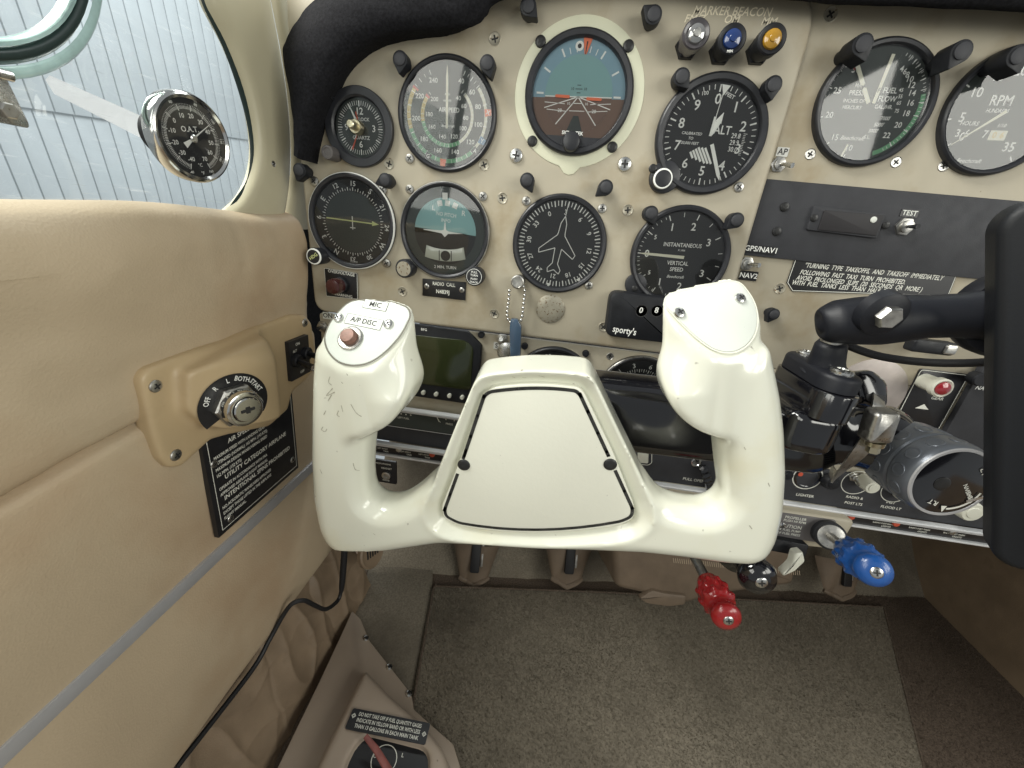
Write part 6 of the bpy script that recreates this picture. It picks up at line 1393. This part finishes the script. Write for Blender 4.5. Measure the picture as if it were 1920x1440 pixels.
# fuel selector cover
SC = 34
sill = thing('fuel_selector_cover', 'mauve-tan painted metal fuel selector cover with a raised hump on the floor', 'selector cover', FLOOR.P(-120, -150, 0))
lo = fp([(515, 1450), (600, 1275), (648, 1172), (660, 1145), (676, 1160), (692, 1200), (736, 1256), (772, 1302), (776, 1330), (850, 1395), (870, 1460)], 26)
lo = lo[:0] + [(-170, -330)] + lo + [(40, -330)]
MB().prism(FLOOR, round_poly(lo, 3), 0, 26, 1).build('base_plate', M_['metal_tan'], sill, smooth=50)
hp = [FLOOR.at(x, y, 50) for x, y in [(672, 1258), (682, 1244), (692, 1246), (745, 1300), (800, 1345), (840, 1395), (855, 1440), (858, 1470)]] + [(30, -330), (-110, -330)] + [FLOOR.at(x, y, 50) for x, y in [(575, 1450), (620, 1360)]]
hp = round_poly(hp, 10)
lo3, hi3 = (-190, -340, 15), (60, 40, 62); G = sgrid(lo3, hi3, 2.0)
X, Y, Z = G; d2 = poly_sdf(hp, X[:, :, 0], Y[:, :, 0])[:, :, None]
tz = (Z - 26) / 24.0
D = extr(d2 + np.clip(tz, 0, 1) * 7, Z, 10, 50, 6)
rec = round_poly([FLOOR.at(x, y, 50) for x, y in [(668, 1392), (690, 1372), (795, 1398), (806, 1415), (803, 1470), (640, 1470), (650, 1425)]], 6)
dr = poly_sdf(rec, X[:, :, 0], Y[:, :, 0])[:, :, None]
D = smax(D, -extr(dr, Z, 42, 80, 3), 3)
D = D + np.zeros_like(X + Y + Z)
surface_net(D, lo3, 2.0, FLOOR, MB(), 2).build('hump', M_['metal_tan'], sill, smooth=70)
MB().prism(FLOOR, inset(ccw(rec), 1.0), 41, 43.2).build('selector_plate', M_['placard'], sill)
q = MB(); F = FLOOR.sub(*FLOOR.at(720, 1425, 43.4), 43.4, FLOOR.angle((660, 1410), (790, 1430), 43.4))
q.text(F, 'OFF', 5, -8, 2, .2); q.text(F, 'L', 5, 18, 6); q.pline(F, circle(13, 24), .8, .2, True); q.build('plate_lettering', M_['etch'], sill)
hb = FLOOR.P(*FLOOR.at(735, 1455, 44), 44); MB().tube([hb, FLOOR.P(*FLOOR.at(705, 1405, 58), 58), FLOOR.P(*FLOOR.at(685, 1380, 62), 62)], [4, 3.4, 2.6], 10, flat=.6).build('selector_handle', mat('faded_red_handle', (.22, .07, .06), .5, var=.2, vscale=100), sill)
for x, y in ((686, 1197), (730, 1251), (767, 1301)):
    screw_mb(FLOOR.sub_px(x, y, 26), 4.2, 2.2).build('screw', [M_['steel'], M_['iron']], sill)
pf = FLOOR.sub(*FLOOR.at(728, 1362, 51), 51, FLOOR.angle((665, 1352), (795, 1378), 51))
pl = thing('fuel_quantity_placard', 'black takeoff fuel placard with white lettering on the selector cover', 'placard', pf.P(0, 0, 0))
W2 = (Vector(FLOOR.at(803, 1380, 51)) - Vector(FLOOR.at(655, 1350, 51))).length / 2
MB().prism(pf, rrect(-W2, -10, W2, 10, 2), 0, 1).build('plate', M_['placard'], pl)
q = MB()
for i, t in enumerate(['DO NOT TAKE OFF IF FUEL QUANTITY GAGES', 'INDICATE IN YELLOW BAND OR WITH LESS', 'THAN 13 GALLONS IN EACH MAIN TANK']): q.text(pf, t, 5.2, 0, 5.4 - i * 5.6, 1.15, sx=W2 * 1.6 / (5.2 * (max(x for x, y in glyphs(t)[0]) - min(x for x, y in glyphs(t)[0]))))
for sx in (-1, 1):
    q.pline(pf.sub(sx * (W2 - 4), -1 if sx > 0 else 3), circle(2.2, 4), .5, 1.15, True); q.pline(pf.sub(sx * (W2 - 4), -1 if sx > 0 else 3), circle(1, 10), .4, 1.15, True)
q.build('lettering', M_['etch'], pl)

# nose-wheel hump under the control box, with stitched leather
NW = Frame(P3(1300, 1080, 110), (1, .178, 0), (0, .25, 1))
hump = thing('leather_hump', 'tan leather covered hump with a stitched edge under the engine controls', 'floor hump', NW.P(0, 0, -80))
hx = [NW.at(x, y, 0) for x, y in [(1150, 1030), (1155, 1104), (1290, 1135), (1330, 1120), (1490, 1098), (1500, 1040), (1500, 990), (1150, 960)]]
MB().prism(NW, round_poly(hx, 10), -140, 0, 10).build('body', M_['shaded_boot_leather'], hump, smooth=60)
st = MB()
for i in range(60):
    x = 1262 + i * 4.0; y = 1046 + (x - 1262) * .10; a = NW.at(x, y, 0); b = NW.at(x + 1.5, y + 9, 0); st.line(NW, a, b, 1.1, .5)
st.build('stitching', M_['stitch'], hump)
tf = [NW.at(x, y, 0) for x, y in [(1195, 1118), (1220, 1102), (1245, 1108), (1285, 1112), (1282, 1130), (1250, 1134), (1210, 1128)]]
MB().prism(NW, round_poly(tf, 5), -2, 6, 4).build('torn_flap', M_['shaded_boot_leather'], hump)
# pedal boots
for i, (px, py, Yp, wd, lab) in enumerate(((890, 1060, 150, 62, 'left rudder pedal seen under the yoke with a tan leather boot'), (1060, 1062, 165, 66, 'right rudder pedal seen under the yoke with a tan leather boot'), (1560, 1085, 235, 78, 'far rudder pedal behind the blue propeller knob with a rolled leather boot'))):
    pf = Frame(P3(px, py, Yp), (1, .178, 0), (0, .45, 1))
    pd = thing('rudder_pedal', lab, 'rudder pedal', pf.P(0, -40, 0), 'rudder pedals')
    def bf_(s, t, pf=pf, wd=wd):
        a = (s - .5) * 2; sag = 14 * (1 - a * a) ** .5 if abs(a) < 1 else 0
        return pf.P(a * wd * (.66 - .26 * t), 46 - t * 60 - 12 * (1 - abs(a)) * t, 10 + sag * (1.2 - t * .7) + 1.6 * math.sin(t * 5 + a * 3) + 5 * abs(math.sin(a * 2.2 + t * 1.2)) ** .6)
    sheet(None, 24, 14, bf_).build('boot', M_['shaded_boot_leather'], pd, smooth=80)
    MB().tube(smooth_path([bf_(k / 12, 1.0) for k in range(13)], 3), 4.5, 8).build('boot_hem', M_['shaded_boot_leather'], pd)
    MB().prism(pf, rrect(-9, 0, 7, 80, 3), 26, 32, 1.5).build('pedal_arm', M_['rubber'], pd)
    MB().prism(pf, rrect(8, 10, 12, 80, 1.5), 24, 30, 1).build('pedal_rod', M_['nickel'], pd)

# carpet pile: short tufts on the mat and the floor around it
def pile(name, label, area_fn, n, hgt, m, seed):
    rng = np.random.default_rng(seed); P = area_fn(rng, n); k = len(P)
    a = rng.uniform(0, 2 * np.pi, k); ln = rng.normal(0, 1.3, (k, 2)); h = hgt * rng.uniform(.5, 1.2, k)
    d = np.stack([np.cos(a), np.sin(a)], 1) * rng.uniform(.5, .9, k)[:, None]
    V = np.empty((k, 3, 3)); V[:, 0, :2] = P[:, :2] - d; V[:, 1, :2] = P[:, :2] + d; V[:, :2, 2] = P[:, 2:3] - .3; V[:, 2, :2] = P[:, :2] + ln; V[:, 2, 2] = P[:, 2] + h
    mb = MB(); mb.v = [tuple(q) for q in V.reshape(-1, 3)]; mb.f = [(3 * i, 3 * i + 1, 3 * i + 2) for i in range(k)]; mb.m = [0] * k
    o = mb.build(name, m, smooth=0); o['kind'] = 'stuff'; o['label'] = label; o['category'] = 'carpet pile'; return o
def on_mat(rng, n):
    A = np.array(ccw(round_poly(matp, 8))); lo_, hi_ = A.min(0), A.max(0); lo_[1] = -260
    Q = rng.uniform(lo_, hi_, (n, 2)); d = poly_sdf([tuple(p) for p in A], Q[:, 0], Q[:, 1]); Q = Q[d < -2]
    return np.concatenate([Q, np.full((len(Q), 1), -422.0)], 1)
pile('mat_pile', 'short olive pile of the footwell floor mat', on_mat, 120000, 2.6, M_['carpet'], 3)
def on_floor(rng, n):
    Q = rng.uniform((540, -150), (860, 420), (n, 2)); A = ccw(round_poly(matp, 8)); d = poly_sdf(A, Q[:, 0], Q[:, 1]); Q = Q[d > 3]
    return np.concatenate([Q, np.full((len(Q), 1), -430.0)], 1)
pile('floor_pile', 'dark brown carpet pile on the floor right of the mat', on_floor, 40000, 3, M_['carpet_dark'], 5)
bpy.context.view_layer.update()
